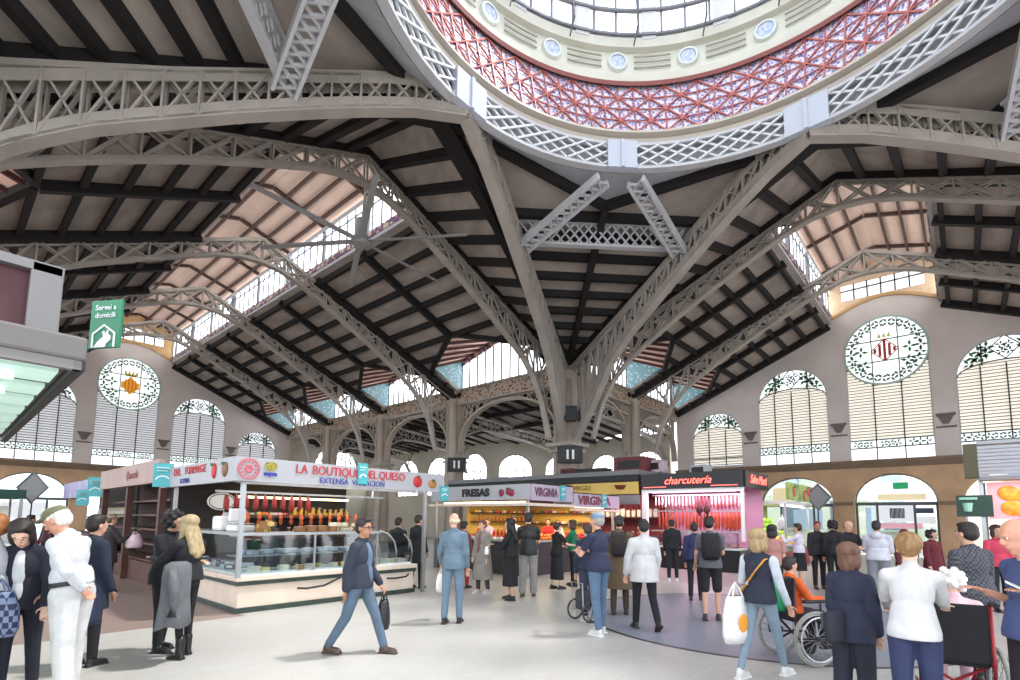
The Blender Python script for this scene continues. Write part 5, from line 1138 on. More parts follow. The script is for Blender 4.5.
# ---- fittings: loudspeakers, fan, boxes on the stall roofs ----
def speaker(p, s, label, n=2):
    p = tri(p); r = thing('loudspeaker', label, 'loudspeaker', p); R = Matrix.Rotation(HEADING-pi/2, 3, 'Z'); b = MB(); b.bevbox(p, s, .03, R); b.build('cabinet', M_blk, r)
    for k in range(n):
        x = (-.5+(k+.5)/n)*s[0]; c = p+R @ Vector((x, -s[1]/2-.01, 0)); g = MB(); g.bevbox(c, (s[0]/n*.4, .02, s[2]*.6), .01, R); g.build('grille', mat('speaker_grille', (46, 46, 48), .6), r)
    if n == 2:
        for x in (-.12, .12): t = MB(); t.box(p+R @ Vector((x, -s[1]/2-.025, 0)), (.1, .012, s[2]*.55), R); t.build('white_strip', M_white, r)
    q = MB(); q.beam(p+R @ Vector((0, s[1]/2, 0)), p+R @ Vector((0, s[1]/2+.3, 0)), .1, .1); q.build('bracket', M_iron, r)
bp = Vector((X0+W, Y0+W, 0)) - Vector((cos(HEADING), sin(HEADING), 0))*1.05
speaker(bp+Z*6.28, (1.15, .3, .68), 'black box speaker high on the large dome column', 1); speaker(bp+Z*4.45, (1.1, .3, .75), 'pair of black speakers low on the large dome column', 2)
cp_ = Vector((X0+W, 21.2, 0)) - Vector((cos(HEADING+.25), sin(HEADING+.25), 0))*.85; speaker(cp_+Z*4.5, (1.0, .3, .75), 'black speaker on the slender column left of the large one', 2)
fan = thing('ceiling_fan', 'large six-bladed grey ceiling fan under the golden crest nave', 'ceiling fan', (8.5, 14.1, 10.5))
b = MB(); b.tube((8.5, 13.9, 12.3), (8.5, 14.1, 10.7), .05, .05, 8); b.build('down_rod', M_iron, fan); b = MB(); b.lathe([(.001, .75), (.16, .75), (.18, .5), (.18, .05), (.24, 0), (.24, -.12), (.001, -.14)], 16, (8.5, 14.1, 10.5)); b.build('motor', mat('fan_grey', (150, 150, 150), .5), fan, smooth=False)
for k in range(6):
    a = radians(4+60*k); d = Vector((cos(a), sin(a), 0)); n = Vector((-sin(a), cos(a), 0)); b = MB(); c = Vector((8.5, 14.1, 10.47)); b.prism([c+d*.2-n*.08, c+d*3.5-n*.09, c+d*3.5+n*.09+Z*.03, c+d*.2+n*.1+Z*.04], (0, 0, .025)); b.build('blade', mat('fan_grey', (150, 150, 150)), fan)
def roof_box(nm, label, cat, p, s, m):
    r = thing(nm, label, cat, p); b = MB(); b.bevbox((0, 0, s[2]/2), s, .02); b.build('casing', m, r, local=True); c = MB(); c.box((-s[0]/2-.01, 0, s[2]*.5), (.02, s[1]*.7, s[2]*.5)); c.build('vent', M_blk, r, local=True)
roof_box('air_unit', 'burgundy air unit on the grey stall roof beside the red crest wall', 'air unit', (18.2, 9.6, 3.45), (1.0, 1.3, .6), mat('burgundy_unit', (104, 42, 48), .6))
roof_box('air_unit', 'black air unit on the grey stall roof in front of a slender column', 'air unit', (18.4, 11.6, 3.45), (.6, 1.4, .3), M_blk); roof_box('air_unit', 'grey air unit on the black roof of the neon meat stall', 'air unit', (18.2, 7.0, 3.26), (.6, .6, .35), M_fasc)
roof_box('air_unit', 'small red air unit on the grey stall roof near the large column', 'air unit', (18.6, 13.0, 3.45), (.5, .6, .4), mat('burgundy_unit', (104, 42, 48)))
roof_box('air_unit', 'pale floral box on the grey roof next to the burgundy unit', 'air unit', (18.6, 8.9, 3.45), (.6, .7, .5), mat('pale_floral', (206, 190, 196), .6, rgb2=(170, 130, 150), scale=8))
# ------------------------------------------------------------------ people
Rc = cam.rotation_euler.to_matrix()
def G(u, v):
    """the point of the floor seen at this place of the photograph"""
    d = Rc @ Vector(((u-510)/FPX, (465.55-v)/FPX, -1)); k = -CAM_H/d.z
    return Vector((d.x*k, d.y*k, 0))
def C2(right, fwd, z=0.0):
    return Vector((fwd*cos(HEADING)+right*sin(HEADING), fwd*sin(HEADING)-right*cos(HEADING), z))
def face(theta): return HEADING - radians(theta) - pi/2
REMESH = []
def soft(o, vox, it=4):
    m = o.modifiers.new('remesh', 'REMESH'); m.mode = 'VOXEL'; m.voxel_size = vox; m.use_smooth_shade = True
    s = o.modifiers.new('smooth', 'SMOOTH'); s.iterations = it; s.factor = .5; REMESH.append(o); return o
def skin_mat(c): return mat('skin_%d_%d_%d' % c, c, .5, 0, .05, 30)
def cloth(c, rough=.85): return mat('cloth_%d_%d_%d' % c, c, rough, 0, .1, 9, bump=.06)
SK = (206, 160, 134); SK2 = (222, 180, 156); SK3 = (176, 126, 98)
def person(label, p, theta, H=1.7, top=None, bottom=None, hair=None, cap=None, shoe=(30, 28, 28), skin=SK, legs=((4, 4), (-4, 4)), arms=None, lean=0, nod=0, turn=0, bw=1.0, det=1, seat=None, belt=None, inner=None, heel=False, glasses=False, apron=None):
    """top=(kind, colour, hem height) bottom=(kind, colour); legs=((hip flex, knee flex) right, left); arms=((pitch, out, elbow, inward) right, left)"""
    k = H/1.75; r = thing('person', label, 'person', (p.x, p.y, 0), face(theta))
    V = lambda x, y, z: Vector((x, y, z))
    arms = arms or ((6, 8, 14, 4), (2, 8, 12, 4)); P = V(0, 0, .95)
    L = radians(lean); up = V(0, sin(L), cos(L)); fw = V(0, cos(L), -sin(L))
    at = lambda z, f=0, x=0: P + up*z + fw*f + V(x, 0, 0)
    # legs
    J = []
    for sg, (a, b) in zip((1, -1), legs):
        hip = P+V(sg*.088*bw, 0, -.02); A, B = radians(a), radians(a-b)
        kn = hip+V(sg*.012, .43*sin(A), -.43*cos(A)); an = kn+V(sg*.006, .41*sin(B), -.41*cos(B)); J.append((hip, kn, an, B))
    low = min(j[2].z for j in J)
    dz = (.085-low) if seat is None else (seat+.1-P.z)
    off = V(0, 0, dz); P = P+off; J = [(h+off, a+off, b+off, c) for h, a, b, c in J]
    sh = [at(.425, 0, sg*.166*bw) for sg in (1, -1)]
    AJ = []
    for sg, S_, (pt, ou, el, inw) in zip((1, -1), sh, arms):
        a, o = radians(pt), radians(ou); ud = V(sg*sin(o), sin(a)*cos(o), -cos(a)*cos(o)).normalized()
        e = radians(pt+el); i = radians(inw); fd = V(sg*(sin(o)*.4-sin(i)), sin(e)*cos(i), -cos(e)*cos(i)).normalized()
        E_ = S_+ud*.285; W_ = E_+fd*.245; AJ.append((S_, E_, W_, fd))
    neck = at(.5); ha = radians(lean*.6+nod); hd = V(0, sin(ha), cos(ha)); T = radians(turn); hf = V(sin(T)*cos(ha), cos(T)*cos(ha), -sin(ha)); hr = hf.cross(hd).normalized()
    hc = neck+hd*.155+V(0, .012, 0)+hf*.012; HM = Matrix((hr, hf, hd)).transposed()
    h = lambda x, y, z: hc+hr*x+hf*y+hd*z
    sc = lambda b: setattr(b, 'v', [tuple(Vector(q)*k) for q in b.v]) or b
    vox = {2: .0085, 1: .012, 0: .017}[det]*k
    # body: one continuous surface
    b = MB()
    b.ell(hc+hd*.025, (.074, .093, .095), HM, 16, 12); b.ell(h(0, .02, -.045), (.058, .07, .075), HM, 14, 10); b.ell(h(0, .045, -.095), (.03, .036, .03), HM, 10, 8)
    b.ell(h(0, .102, -.02), (.014, .022, .024), HM, 8, 6); b.ell(h(0, .094, .022), (.045, .012, .014), HM, 8, 6); b.ell(h(0, .085, -.065), (.026, .014, .012), HM, 8, 6)
    for sg in (1, -1): b.ell(h(sg*.077, -.005, -.01), (.012, .022, .034), HM, 8, 6)
    b.capsule(at(.44), hc-hd*.03, .056, .05); b.ell(at(.3), (.15*bw, .1, .19), None, 14, 10); b.ell(at(.1), (.13*bw, .095, .16), None, 14, 10); b.ell(P, (.145*bw, .1, .11), None, 14, 10)
    b.capsule(sh[0]-V(.03, 0, 0), sh[1]+V(.03, 0, 0), .046, .046)
    for q in sh: b.capsule(at(.47), q, .05, .04)
    for sg, (S_, E_, W_, fd) in zip((1, -1), AJ):
        b.capsule(S_, E_, .044, .036); b.capsule(E_, W_, .037, .025)
        side = fd.cross(V(0, 1, 0) if abs(fd.y) < .8 else V(0, 0, 1)).normalized()      # palm axis across the knuckles
        if det == 0 and False: pass
        nrm = fd.cross(side).normalized(); pc = W_+fd*.05
        b.ell(pc, (.016, .038, .05), Matrix((nrm, side, fd)).transposed(), 8, 8)
        fr = .0088 if det else .011
        for q, ln in zip((-1.5, -.5, .5, 1.5), (.062, .075, .08, .07)):
            a0 = W_+fd*.085+side*(q*.0205); a1 = a0+fd*ln*.5+nrm*.006; a2 = a1+(fd*.75+nrm*.65).normalized()*ln*.5
            b.capsule(a0, a1, fr, fr*.95, 6); b.capsule(a1, a2, fr*.95, fr*.8, 6)
        t0 = W_+fd*.03+side*.032; t1 = t0+(fd*.6+side*.75).normalized()*.04; b.capsule(t0, t1, fr*1.15, fr, 6); b.capsule(t1, t1+fd*.03, fr, fr*.85, 6)
    thin = .72 if bottom and bottom[0] not in ('skirt', 'dress', 'shorts') else 1.0
    for hip, kn, an, B in J:
        b.capsule(hip, kn, .072*thin, .048*thin); b.capsule(kn, kn.lerp(an, .35), .046*thin, .05*thin); b.capsule(kn.lerp(an, .35), an, .05*thin, .033)
        b.capsule(an-V(0, .02, .03), an+V(0, .12, -.045), .032, .028)
    soft(sc(b).build('body', skin_mat(skin), r, local=True), vox, 3)
    # clothes
    cv = max(vox, .011*k)
    if bottom:
        kind, col = bottom[:2]; m = col if not isinstance(col, tuple) else cloth(col); b = MB()
        b.ell(P+V(0, -.01, .02), (.168*bw, .125, .13), None, 14, 10); b.ell(at(.08), (.15*bw, .112, .06), None, 14, 8)
        if kind in ('skirt', 'dress'):
            hem = bottom[2]-P.z if len(bottom) > 2 else -.45; b.lathe([(.001, .05), (.15, .05), (.17, -.1), (.2, hem), (.18, hem), (.001, hem+.05)], 16, P); b.v = [((x-P.x)*bw*1.05+P.x, (y-P.y)*.85+P.y, z) for x, y, z in b.v]
        else:
            w = {'slim': -.012, 'wide': .018}.get(kind, 0.0)
            for hip, kn, an, B in J:
                if kind == 'shorts': b.capsule(hip, hip.lerp(kn, .95), .1, .078); continue
                b.capsule(hip, kn, .1+w, .066+w); b.capsule(kn, an+(kn-an)*.06, .066+w, .053+w*1.3)
        soft(sc(b).build('skirt' if kind in ('skirt', 'dress') else 'shorts' if kind == 'shorts' else 'trousers', m, r, local=True), cv, 5)
    if top:
        kind, col = top[:2]; hem = top[2] if len(top) > 2 else -.02; m = col if not isinstance(col, tuple) else cloth(col); b = MB(); th = {'coat': .03, 'jacket': .025, 'hoodie': .03}.get(kind, .014)
        b.ell(at(.31), (.15*bw+th, .105+th, .2), None, 16, 10); b.ell(at(.12), (.14*bw+th, .102+th, .17), None, 16, 10); b.capsule(sh[0]-V(.03, 0, 0), sh[1]+V(.03, 0, 0), .05+th*.6, .05+th*.6)
        for q in sh: b.capsule(at(.465), q, .055+th*.5, .05+th*.5)
        b.capsule(at(.44), at(.5), .068+th*.5, .06+th*.3)
        zs = [.12, .0, hem] if hem < -.03 else [.15, hem]
        n0 = len(b.v); ring = []
        prof = [(.001, .2), (.135*bw+th, .2)]+[((.15 if z > .03 else .176)*bw+th+max(0, -.1-z)*.14, z) for z in zs]+[(.001, zs[-1]+.012)]
        i0 = len(b.v); b.lathe(prof, 18); b.v[i0:] = [tuple(P+up*z+fw*(y*.8)+V(x, 0, 0)) if seat is not None or z > 0 else tuple(P+V(x, y*.84-.008, z)+up*0) for x, y, z in b.v[i0:]]
        if kind != 'vest':
            for S_, E_, W_, fd in AJ:
                b.capsule(S_, S_.lerp(E_, .62) if kind == 'tee' else E_, .054+th*.6, .05+th*.5)
                if kind != 'tee': b.capsule(E_, E_.lerp(W_, .93 if kind != 'rolled' else .45), .047+th*.5, .037+th*.5)
        nm = {'tee': 'tee_shirt', 'shirt': 'shirt', 'rolled': 'shirt', 'coat': 'coat', 'jacket': 'jacket', 'hoodie': 'hoodie', 'vest': 'vest', 'jumper': 'jumper'}[kind]
        if kind == 'hoodie': b.ell(at(.47, -.09), (.12, .07, .08), None, 10, 8)
        if kind in ('shirt', 'rolled', 'jacket', 'coat'):
            b.path([at(.505, .075*cos(q), .072*sin(q)) for q in [radians(-150+30*i) for i in range(11)]], .02, 6)
        soft(sc(b).build(nm, m, r, local=True), cv, 5)
        if kind == 'vest' and inner:
            b = MB()
            for S_, E_, W_, fd in AJ: b.capsule(S_, E_, .06, .05); b.capsule(E_, E_.lerp(W_, .95), .05, .04)
            soft(sc(b).build('shirt_sleeve', cloth(inner), r, local=True), cv, 4)
        elif inner:
            b = MB(); b.ell(at(.29, .034), (.074, .1+th, .21), None, 12, 10); b.ell(at(.08, .046), (.07, .1+th, .19), None, 12, 10); soft(sc(b).build('shirt_front', cloth(inner), r, local=True), cv, 2)
    if belt:
        b = MB(); b.ribbon([at(.075, .128*sin(a), .166*bw*cos(a)) for a in [2*pi*i/24 for i in range(24)]], .02, .04, closed=True); o = sc(b).build('belt', cloth(belt, .4), r, local=True)
    if apron:
        b = MB(); b.bevbox(at(.05, .14), (.3, .02, .6), .01); sc(b).build('apron', cloth(apron), r, local=True)
    # shoes
    if shoe:
        for hip, kn, an, B in J:
            pit = 0 if abs(an.z-.085-0) < .03 or seat is not None else radians(-38) if B < 0 else radians(18)
            Rp = Matrix.Rotation(pit, 3, 'X'); c = an+Rp @ V(0, .055, -.045); b = MB()
            b.ell(c, (.043, .126, .038), Rp, 14, 8); b.ell(an+Rp @ V(0, .0, -.02), (.042, .058, .062), Rp, 12, 8); b.bevbox(c+Rp @ V(0, 0, -.026), (.078, .235, .028), .012, Rp)
            if heel: b.capsule(an+V(0, 0, .14), an, .055, .048); b.box(an+V(0, -.03, -.06), (.05, .05, .05))
            o = soft(sc(b).build('boot' if heel else 'shoe', cloth(shoe, .4), r, local=True), max(.009*k, vox), 2)
            if not heel:
                s = MB(); s.bevbox(c+Rp @ V(0, 0, -.036), (.084, .246, .018), .008, Rp); sc(s).build('sole', mat('sole_white', (226, 224, 220), .6) if sum(shoe) > 200 else mat('sole_dark', (40, 36, 34), .6), o, local=True)
    # hair, cap, features
    if hair:
        style, col = hair; b = MB(); m = mat('hair_%d_%d_%d' % col, col, .6, 0, .25, 40, stretch=(1, 1, .2), bump=.3)
        if style != 'bald':
            b.ell(h(0, -.018, .05), (.088, .1, .09), HM, 16, 10); b.ell(h(0, -.045, .005), (.082, .075, .085), HM, 14, 10)
            b.ell(h(0, .035, .1), (.066, .06, .032), HM, 12, 8)
        else:
            for sg in (1, -1): b.ell(h(sg*.055, -.035, -.005), (.03, .055, .04), HM, 10, 8)
            b.ell(h(0, -.07, -.01), (.06, .03, .04), HM, 10, 8)
        if style in ('bob', 'long'):
            for sg in (1, -1): b.ell(h(sg*.072, -.01, -.03), (.032, .065, .1), HM, 12, 8)
            b.ell(h(0, -.06, -.05), (.092, .055, .11), HM, 14, 10); b.ell(h(0, -.03, .06), (.104, .108, .088), HM, 14, 10)
        if style == 'long':
            b.capsule(h(.045, -.06, -.05), at(.34, -.13, .06), .055, .045); b.capsule(h(-.045, -.06, -.05), at(.34, -.13, -.06), .055, .045); b.capsule(h(0, -.07, -.05), at(.3, -.135), .06, .05)
            for sg in (1, -1): b.capsule(h(sg*.075, .0, -.06), at(.36, .06, sg*.09), .035, .03)
        if style == 'curly':
            for i in range(26):
                a = i*2.4; zz = -.07+.2*i/26; q = sqrt(max(.1, 1-((zz-.02)/.15)**2)); y = .1*q*sin(a)-.03
                if y > .05 and zz < .07: continue
                b.ell(h(.095*q*cos(a), y, zz), .036, None, 8, 6)
        if style == 'bun': b.ell(h(0, -.115, .05), (.05, .045, .05), HM, 10, 8); b.ell(h(0, -.05, .03), (.096, .09, .09), HM, 12, 8)
        if style == 'clip': b.ell(h(0, -.04, .04), (.1, .095, .1), HM, 12, 8); b.ell(h(0, -.1, .02), (.045, .05, .075), HM, 10, 8)
        soft(sc(b).build('hair', m, r, local=True), max(.008*k, vox*.9), 2)
    if cap:
        b = MB(); b.ell(h(0, -.012, .065), (.093, .108, .068), HM, 16, 10); b.ell(h(0, .1, .062), (.07, .065, .012), HM, 14, 6); soft(sc(b).build('cap', cloth(cap), r, local=True), .009*k, 1)
    if det:
        for sg in (1, -1):
            e = MB(); e.ell(h(sg*.03, .088, .006), (.011, .008, .0085), HM, 8, 6); o = sc(e).build('eye', mat('eye_white', (226, 222, 218), .3), r, local=True, smooth=True)
            e = MB(); e.ell(h(sg*.03, .0945, .006), (.006, .004, .006), HM, 8, 6); sc(e).build('iris', mat('iris_brown', (54, 36, 28), .2), o, local=True, smooth=True)
            if hair: e = MB(); e.ell(h(sg*.031, .096, .03), (.02, .005, .005), HM, 8, 6); sc(e).build('eyebrow', mat('hair_%d_%d_%d' % hair[1], hair[1]), r, local=True, smooth=True)
        e = MB(); e.ell(h(0, .099, -.066), (.024, .007, .008), HM, 10, 6); sc(e).build('lips', mat('lip_rose', (176, 96, 88), .4), r, local=True, smooth=True)
    if glasses:
        g = MB()
        for sg in (1, -1): g.ribbon([h(sg*.033+.024*cos(a), .104, .006+.018*sin(a)) for a in [2*pi*i/12 for i in range(12)]], .004, .004, side=hf, closed=True); g.tube(h(sg*.057, .102, .01), h(sg*.08, .0, .012), .003, .003, 5)
        g.tube(h(-.01, .105, .008), h(.01, .105, .008), .003, .003, 5); sc(g).build('glasses', M_blk, r, local=True)
    M = Matrix.LocRotScale(r.location, r.rotation_euler, None)
    W = lambda q: M @ (q*k)
    r_info = dict(root=r, wrist=[W(a[2]) for a in AJ], hand=[W(a[2]+a[3]*.1) for a in AJ], back=W(at(.3, -.16)), chest=W(at(.3, .14)), shoulder=[W(s) for s in sh], rot=face(theta), k=k, W=W, at=at)
    return r_info
def carrier(p, label, col, w=.3, h_=.36, d=.1, col2=None, name='carrier_bag', rot=0.0, hang=.16, cat='bag', local_mark=None):
    """soft bag hanging below the point p with two loop handles"""
    r = thing(name, label, cat, p, rot); b = MB(); n = 7
    b.lathe([(.001, -hang-h_), (.42, -hang-h_*.98), (.5, -hang-h_*.8), (.47, -hang-h_*.4), (.36, -hang-.03), (.3, -hang), (.25, -hang)], 14)
    b.v = [(x*w*1.0, y*d*2.0, z) for x, y, z in b.v]; o = b.build('bag_body', cloth(col, .5), r, local=True, smooth=True)
    for s in (1, -1):
        q = MB(); q.path([(-w*.22, s*d*.35, -hang-.02), (-w*.1, s*d*.15, -hang*.4), (0, 0, 0), (w*.1, s*d*.15, -hang*.4), (w*.22, s*d*.35, -hang-.02)], .009, 6); q.build('handle', cloth(col2 or col, .5), r, local=True)
    if local_mark:
        e = MB(); e.ell((0, d*.98, -hang-h_*.55), (w*.2, .012, w*.24), None, 14, 8); e.build('printed_mark', mat('print_orange', (240, 160, 50), .5), r, local=True); 
        e = MB(); e.ell((0, -d*.98, -hang-h_*.55), (w*.2, .012, w*.24), None, 14, 8); e.build('printed_mark', mat('print_orange', (240, 160, 50)), r, local=True)
    return r
def backpack(P_, label, col, s=1.0):
    r = thing('backpack', label, 'backpack', P_['W'](P_['at'](.28, -.2)), P_['rot']); b = MB()
    b.bevbox((0, 0, 0), (.28*s, .15*s, .42*s), .06*s); b.build('main_pack', cloth(col), r, local=True, smooth=True)
    q = MB(); q.bevbox((0, -.085*s, -.06*s), (.21*s, .06*s, .22*s), .025*s); q.build('front_pocket', cloth(tuple(int(v*.8) for v in col)), r, local=True, smooth=True)
    for sg in (1, -1): t = MB(); t.path([(sg*.09*s, .07*s, .17*s), (sg*.11*s, .14, .22), (sg*.12*s, .28, .17), (sg*.13*s, .33, .02), (sg*.13*s, .22, -.13), (sg*.11*s, .07*s, -.17*s)], .018, 6); t.build('strap', cloth(tuple(int(v*.7) for v in col)), r, local=True)
    return r
BK = (28, 28, 32); NV = (34, 40, 58); DN = (104, 136, 164); JN = (84, 106, 132)
# ---- left foreground
person('person at the left edge with ginger hair, white tee shirt and jeans', C2(-4.62, 4.65), 255, 1.66, ('tee', (204, 206, 212)), ('jeans', (80, 104, 140)), ('short', (150, 92, 48)), arms=((30, 10, 50, 20), (20, 10, 40, 10)), det=2, skin=SK2)
w2 = person('woman in navy coat over white top, dark hair bowed beside the man in white trousers', C2(-4.5, 4.85), 155, 1.64, ('coat', (32, 34, 48), -.12), ('trousers', (34, 36, 48)), ('bob', (40, 30, 28)), arms=((38, 4, 22, 0), (12, 14, 20, 0)), lean=10, nod=30, turn=-10, det=2, inner=(214, 216, 220), shoe=(214, 214, 216), skin=SK2)
b0 = carrier(C2(-4.34, 4.46, 1.08), 'navy and white checked bag held low by the woman in the navy coat', (60, 74, 104), .34, .38, .09, name='checked_bag', rot=face(175), hang=.1)
b0.children[0].data.materials[0] = pattern_mat('navy_white_check', 'checker', (40, 52, 84), (196, 204, 218), 14, .8, (1, 1, 1)) if False else pattern_mat('navy_white_check', 'checker', (34, 44, 72), (112, 124, 152), 20, .8)
c3 = person('elderly man in green flat cap, white patterned shirt and white trousers, hand behind his back', C2(-3.92, 4.7), 262, 1.77, ('shirt', pattern_mat('dotted_white_shirt', 'voronoi', (140, 146, 160), (202, 204, 210), 95, .85, thresh=.3), .05), ('wide', (192, 192, 192)), ('short', (222, 220, 214)), cap=(112, 112, 84), arms=((16, 8, 30, 10), (-38, 16, 30, 50)), lean=9, nod=26, bw=1.12, det=2, belt=(26, 24, 24), shoe=(60, 50, 44), skin=(204, 146, 120))
p4 = person('person in navy coat half hidden behind the man in white trousers', C2(-4.62, 5.75), 20, 1.66, ('coat', NV, -.3), ('trousers', BK), ('short', (40, 30, 26)), det=1)
carrier(C2(-4.42, 5.5, 1.12), 'navy shoulder bag hanging behind the man in white trousers', (38, 46, 70), .26, .34, .1, name='shoulder_bag', rot=.4, hang=.3)
p4b = person('shopper in beige hat and dark coat in the left aisle', G(104, 592), 30, 1.66, ('coat', (52, 46, 48), -.3), ('trousers', BK), ('short', (90, 70, 56)), cap=(150, 132, 110), det=0, arms=((30, 14, 95, 10), (5, 8, 20, 0)))
carrier(p4b['hand'][0], 'white and pink shopping bag carried by the shopper in the left aisle', (226, 196, 206), .34, .3, .12, rot=.3, hang=.05)
# ---- kissing couple and the shopper behind
k1 = person('woman with long blonde hair, black jacket and heeled boots kissing a man', G(181, 657), 285, 1.66, ('jacket', BK, -.02), ('slim', (26, 26, 30)), ('long', (166, 146, 110)), arms=((42, 12, 62, 26), (40, 12, 60, 26)), det=2, heel=True, shoe=(26, 24, 26), skin=SK2, nod=4)
person('dark haired man in black jacket kissing the blonde woman', G(160, 651), 92, 1.72, ('jacket', (24, 24, 28), -.12), ('trousers', (26, 26, 30)), ('curly', (28, 24, 24)), arms=((30, 14, 50, 24), (28, 14, 55, 30)), det=2, nod=12, shoe=(24, 22, 24))
sh_ = thing('draped_coat', 'grey coat draped over the arm of the blonde woman', 'coat', G(170, 663)+Vector((0, 0, .55)), face(275))
b = MB(); b.lathe([(.001, .56), (.1, .565), (.17, .53), (.185, .4), (.18, .2), (.2, .0), (.215, -.14), (.2, -.15), (.001, .0)], 36)
def fold_(x, y, z):
    a = atan2(y, x); q = 1+(.1*sin(5*a+z*2.2)+.05*sin(9*a))*min(1, max(0, .56-z)*2.2); return (x*q*1.0+.03*z, y*q*.62, z-.05*sin(3*a)*max(0, .3-z))
b.v = [fold_(*q) for q in b.v]; b.build('coat_body', cloth((98, 100, 104)), sh_, local=True, smooth=True)
b = MB(); b.path([(-.14, -.06, .5), (-.16, -.09, .35), (-.13, -.1, .12), (-.15, -.09, -.02)], [.05, .06, .058, .05], 10); b.build('sleeve', cloth((98, 100, 104)), sh_, local=True, smooth=True)
# ---- walking man and man in denim
wk = person('man in dark jacket and jeans walking past the cheese stall with glasses', G(357, 654), 100, 1.71, ('jacket', (44, 50, 64), -.08), ('jeans', (84, 102, 120)), ('short', (40, 30, 28)), arms=((-14, 8, 12, 2), (8, 8, 28, 4)), legs=((-16, 16), (24, 6)), det=2, glasses=True, inner=(96, 112, 136), shoe=(72, 54, 44), turn=8, skin=SK3)
carrier(wk['hand'][1], 'black bag swinging from the left hand of the walking man', (28, 28, 30), .2, .36, .08, rot=wk['rot'], hang=.12, name='hand_bag')
dn = person('balding man in pale denim shirt and jeans standing near the aisle', G(452, 623), 8, 1.75, ('shirt', (100, 120, 134), -.1), ('jeans', (104, 124, 142)), ('bald', (206, 186, 156)), arms=((4, 8, 18, 4), (10, 12, 26, 0)), det=2, shoe=(30, 28, 30), turn=-40, skin=(214, 164, 138))
carrier(dn['hand'][1], 'white plastic bag held by the man in pale denim', (232, 230, 226), .24, .3, .09, rot=.5, hang=.08)
# ---- crowd in front of the strawberry stall
person('shopper in black coat beside the post of the cheese stall', G(396, 590), 20, 1.66, ('coat', BK, -.3), ('trousers', BK), ('short', (40, 32, 30)), det=0)
person('taller shopper in black coat close to the right end post of the cheese stall', G(416, 588), 35, 1.72, ('coat', (36, 34, 38), -.35), ('trousers', BK), ('short', (60, 44, 36)), det=0)
person('shopper in dark red plaid top and red trousers behind the man in denim', G(463, 588), 40, 1.58, ('jacket', (112, 60, 66), -.05), ('trousers', (150, 34, 48)), ('short', (44, 32, 30)), det=0)
person('woman in long grey cardigan standing before the strawberry fascia', G(482, 593), 220, 1.62, ('coat', (134, 128, 120), -.62), ('trousers', (70, 64, 62)), ('short', (110, 66, 56)), det=1, inner=(120, 80, 80), shoe=(206, 202, 200))
bw_ = person('woman with long black hair and black dress holding white papers', G(510, 600), 285, 1.66, ('jacket', (24, 24, 26), -.05), ('skirt', (26, 26, 30), .3), ('long', (20, 18, 20)), arms=((35, 8, 60, 20), (30, 8, 60, 10)), det=1, shoe=(24, 22, 24))
carrier(bw_['hand'][1], 'white paper bundle in the hands of the black haired woman', (232, 230, 226), .2, .16, .05, rot=.8, hang=.0, name='paper_bag')
person('tall man in black tee shirt, black cap and grey trousers seen from behind', G(528, 596), 8, 1.8, ('tee', (28, 28, 30), -.1), ('wide', (146, 142, 138)), ('short', (34, 28, 26)), cap=(28, 28, 30), arms=((20, 6, 60, 20), (20, 6, 60, 20)), det=1, bw=1.08, shoe=(70, 66, 64))
person('woman in black dress reaching to her side before the purple name', G(557, 589), 60, 1.58, ('tee', (26, 26, 28), -.1), ('skirt', (28, 28, 34), .25), ('bun', (60, 44, 38)), arms=((40, 10, 45, 0), (30, 10, 50, 0)), det=1, skin=SK2)
person('person in green tee shirt and black trousers before the purple name', G(573, 586), 290, 1.64, ('tee', (26, 110, 76), -.05), ('trousers', BK), ('bob', (70, 50, 36)), arms=((45, 8, 40, 0), (40, 8, 40, 0)), det=1)
person('vendor in white shirt behind the strawberry stall counter', Vector((12.5, 10.9, 0)), 185, 1.74, ('tee', (224, 226, 228)), ('trousers', BK), ('short', (44, 34, 32)), det=1, arms=((30, 8, 60, 10), (30, 8, 60, 10)), apron=(210, 206, 200))
person('vendor in lilac shirt behind the punnets of the strawberry stall', Vector((12.35, 11.9, 0)), 210, 1.66, ('tee', (196, 178, 204)), ('trousers', BK), ('short', (90, 64, 50)), det=0, arms=((30, 8, 60, 10), (30, 8, 60, 10)))
person('vendor in red shirt behind the tomatoes under the purple name', Vector((14.2, 10.8, 0)), 190, 1.68, ('tee', (190, 40, 46)), ('trousers', BK), ('short', (60, 44, 36)), det=0, arms=((30, 8, 60, 10), (30, 8, 60, 10)))
person('vendor in white jacket behind the right part of the purple fascia', Vector((15.0, 11.0, 0)), 170, 1.64, ('shirt', (214, 206, 206)), ('trousers', BK), ('bun', (120, 84, 54)), det=0, arms=((30, 8, 60, 10), (30, 8, 60, 10)))
person('vendor in dark clothes behind the cheese counter', Vector((5.1, 11.6, 0)), 210, 1.68, ('shirt', (52, 46, 44)), ('trousers', BK), ('short', (40, 30, 28)), det=1, arms=((30, 8, 70, 10), (30, 8, 70, 10)), nod=20)
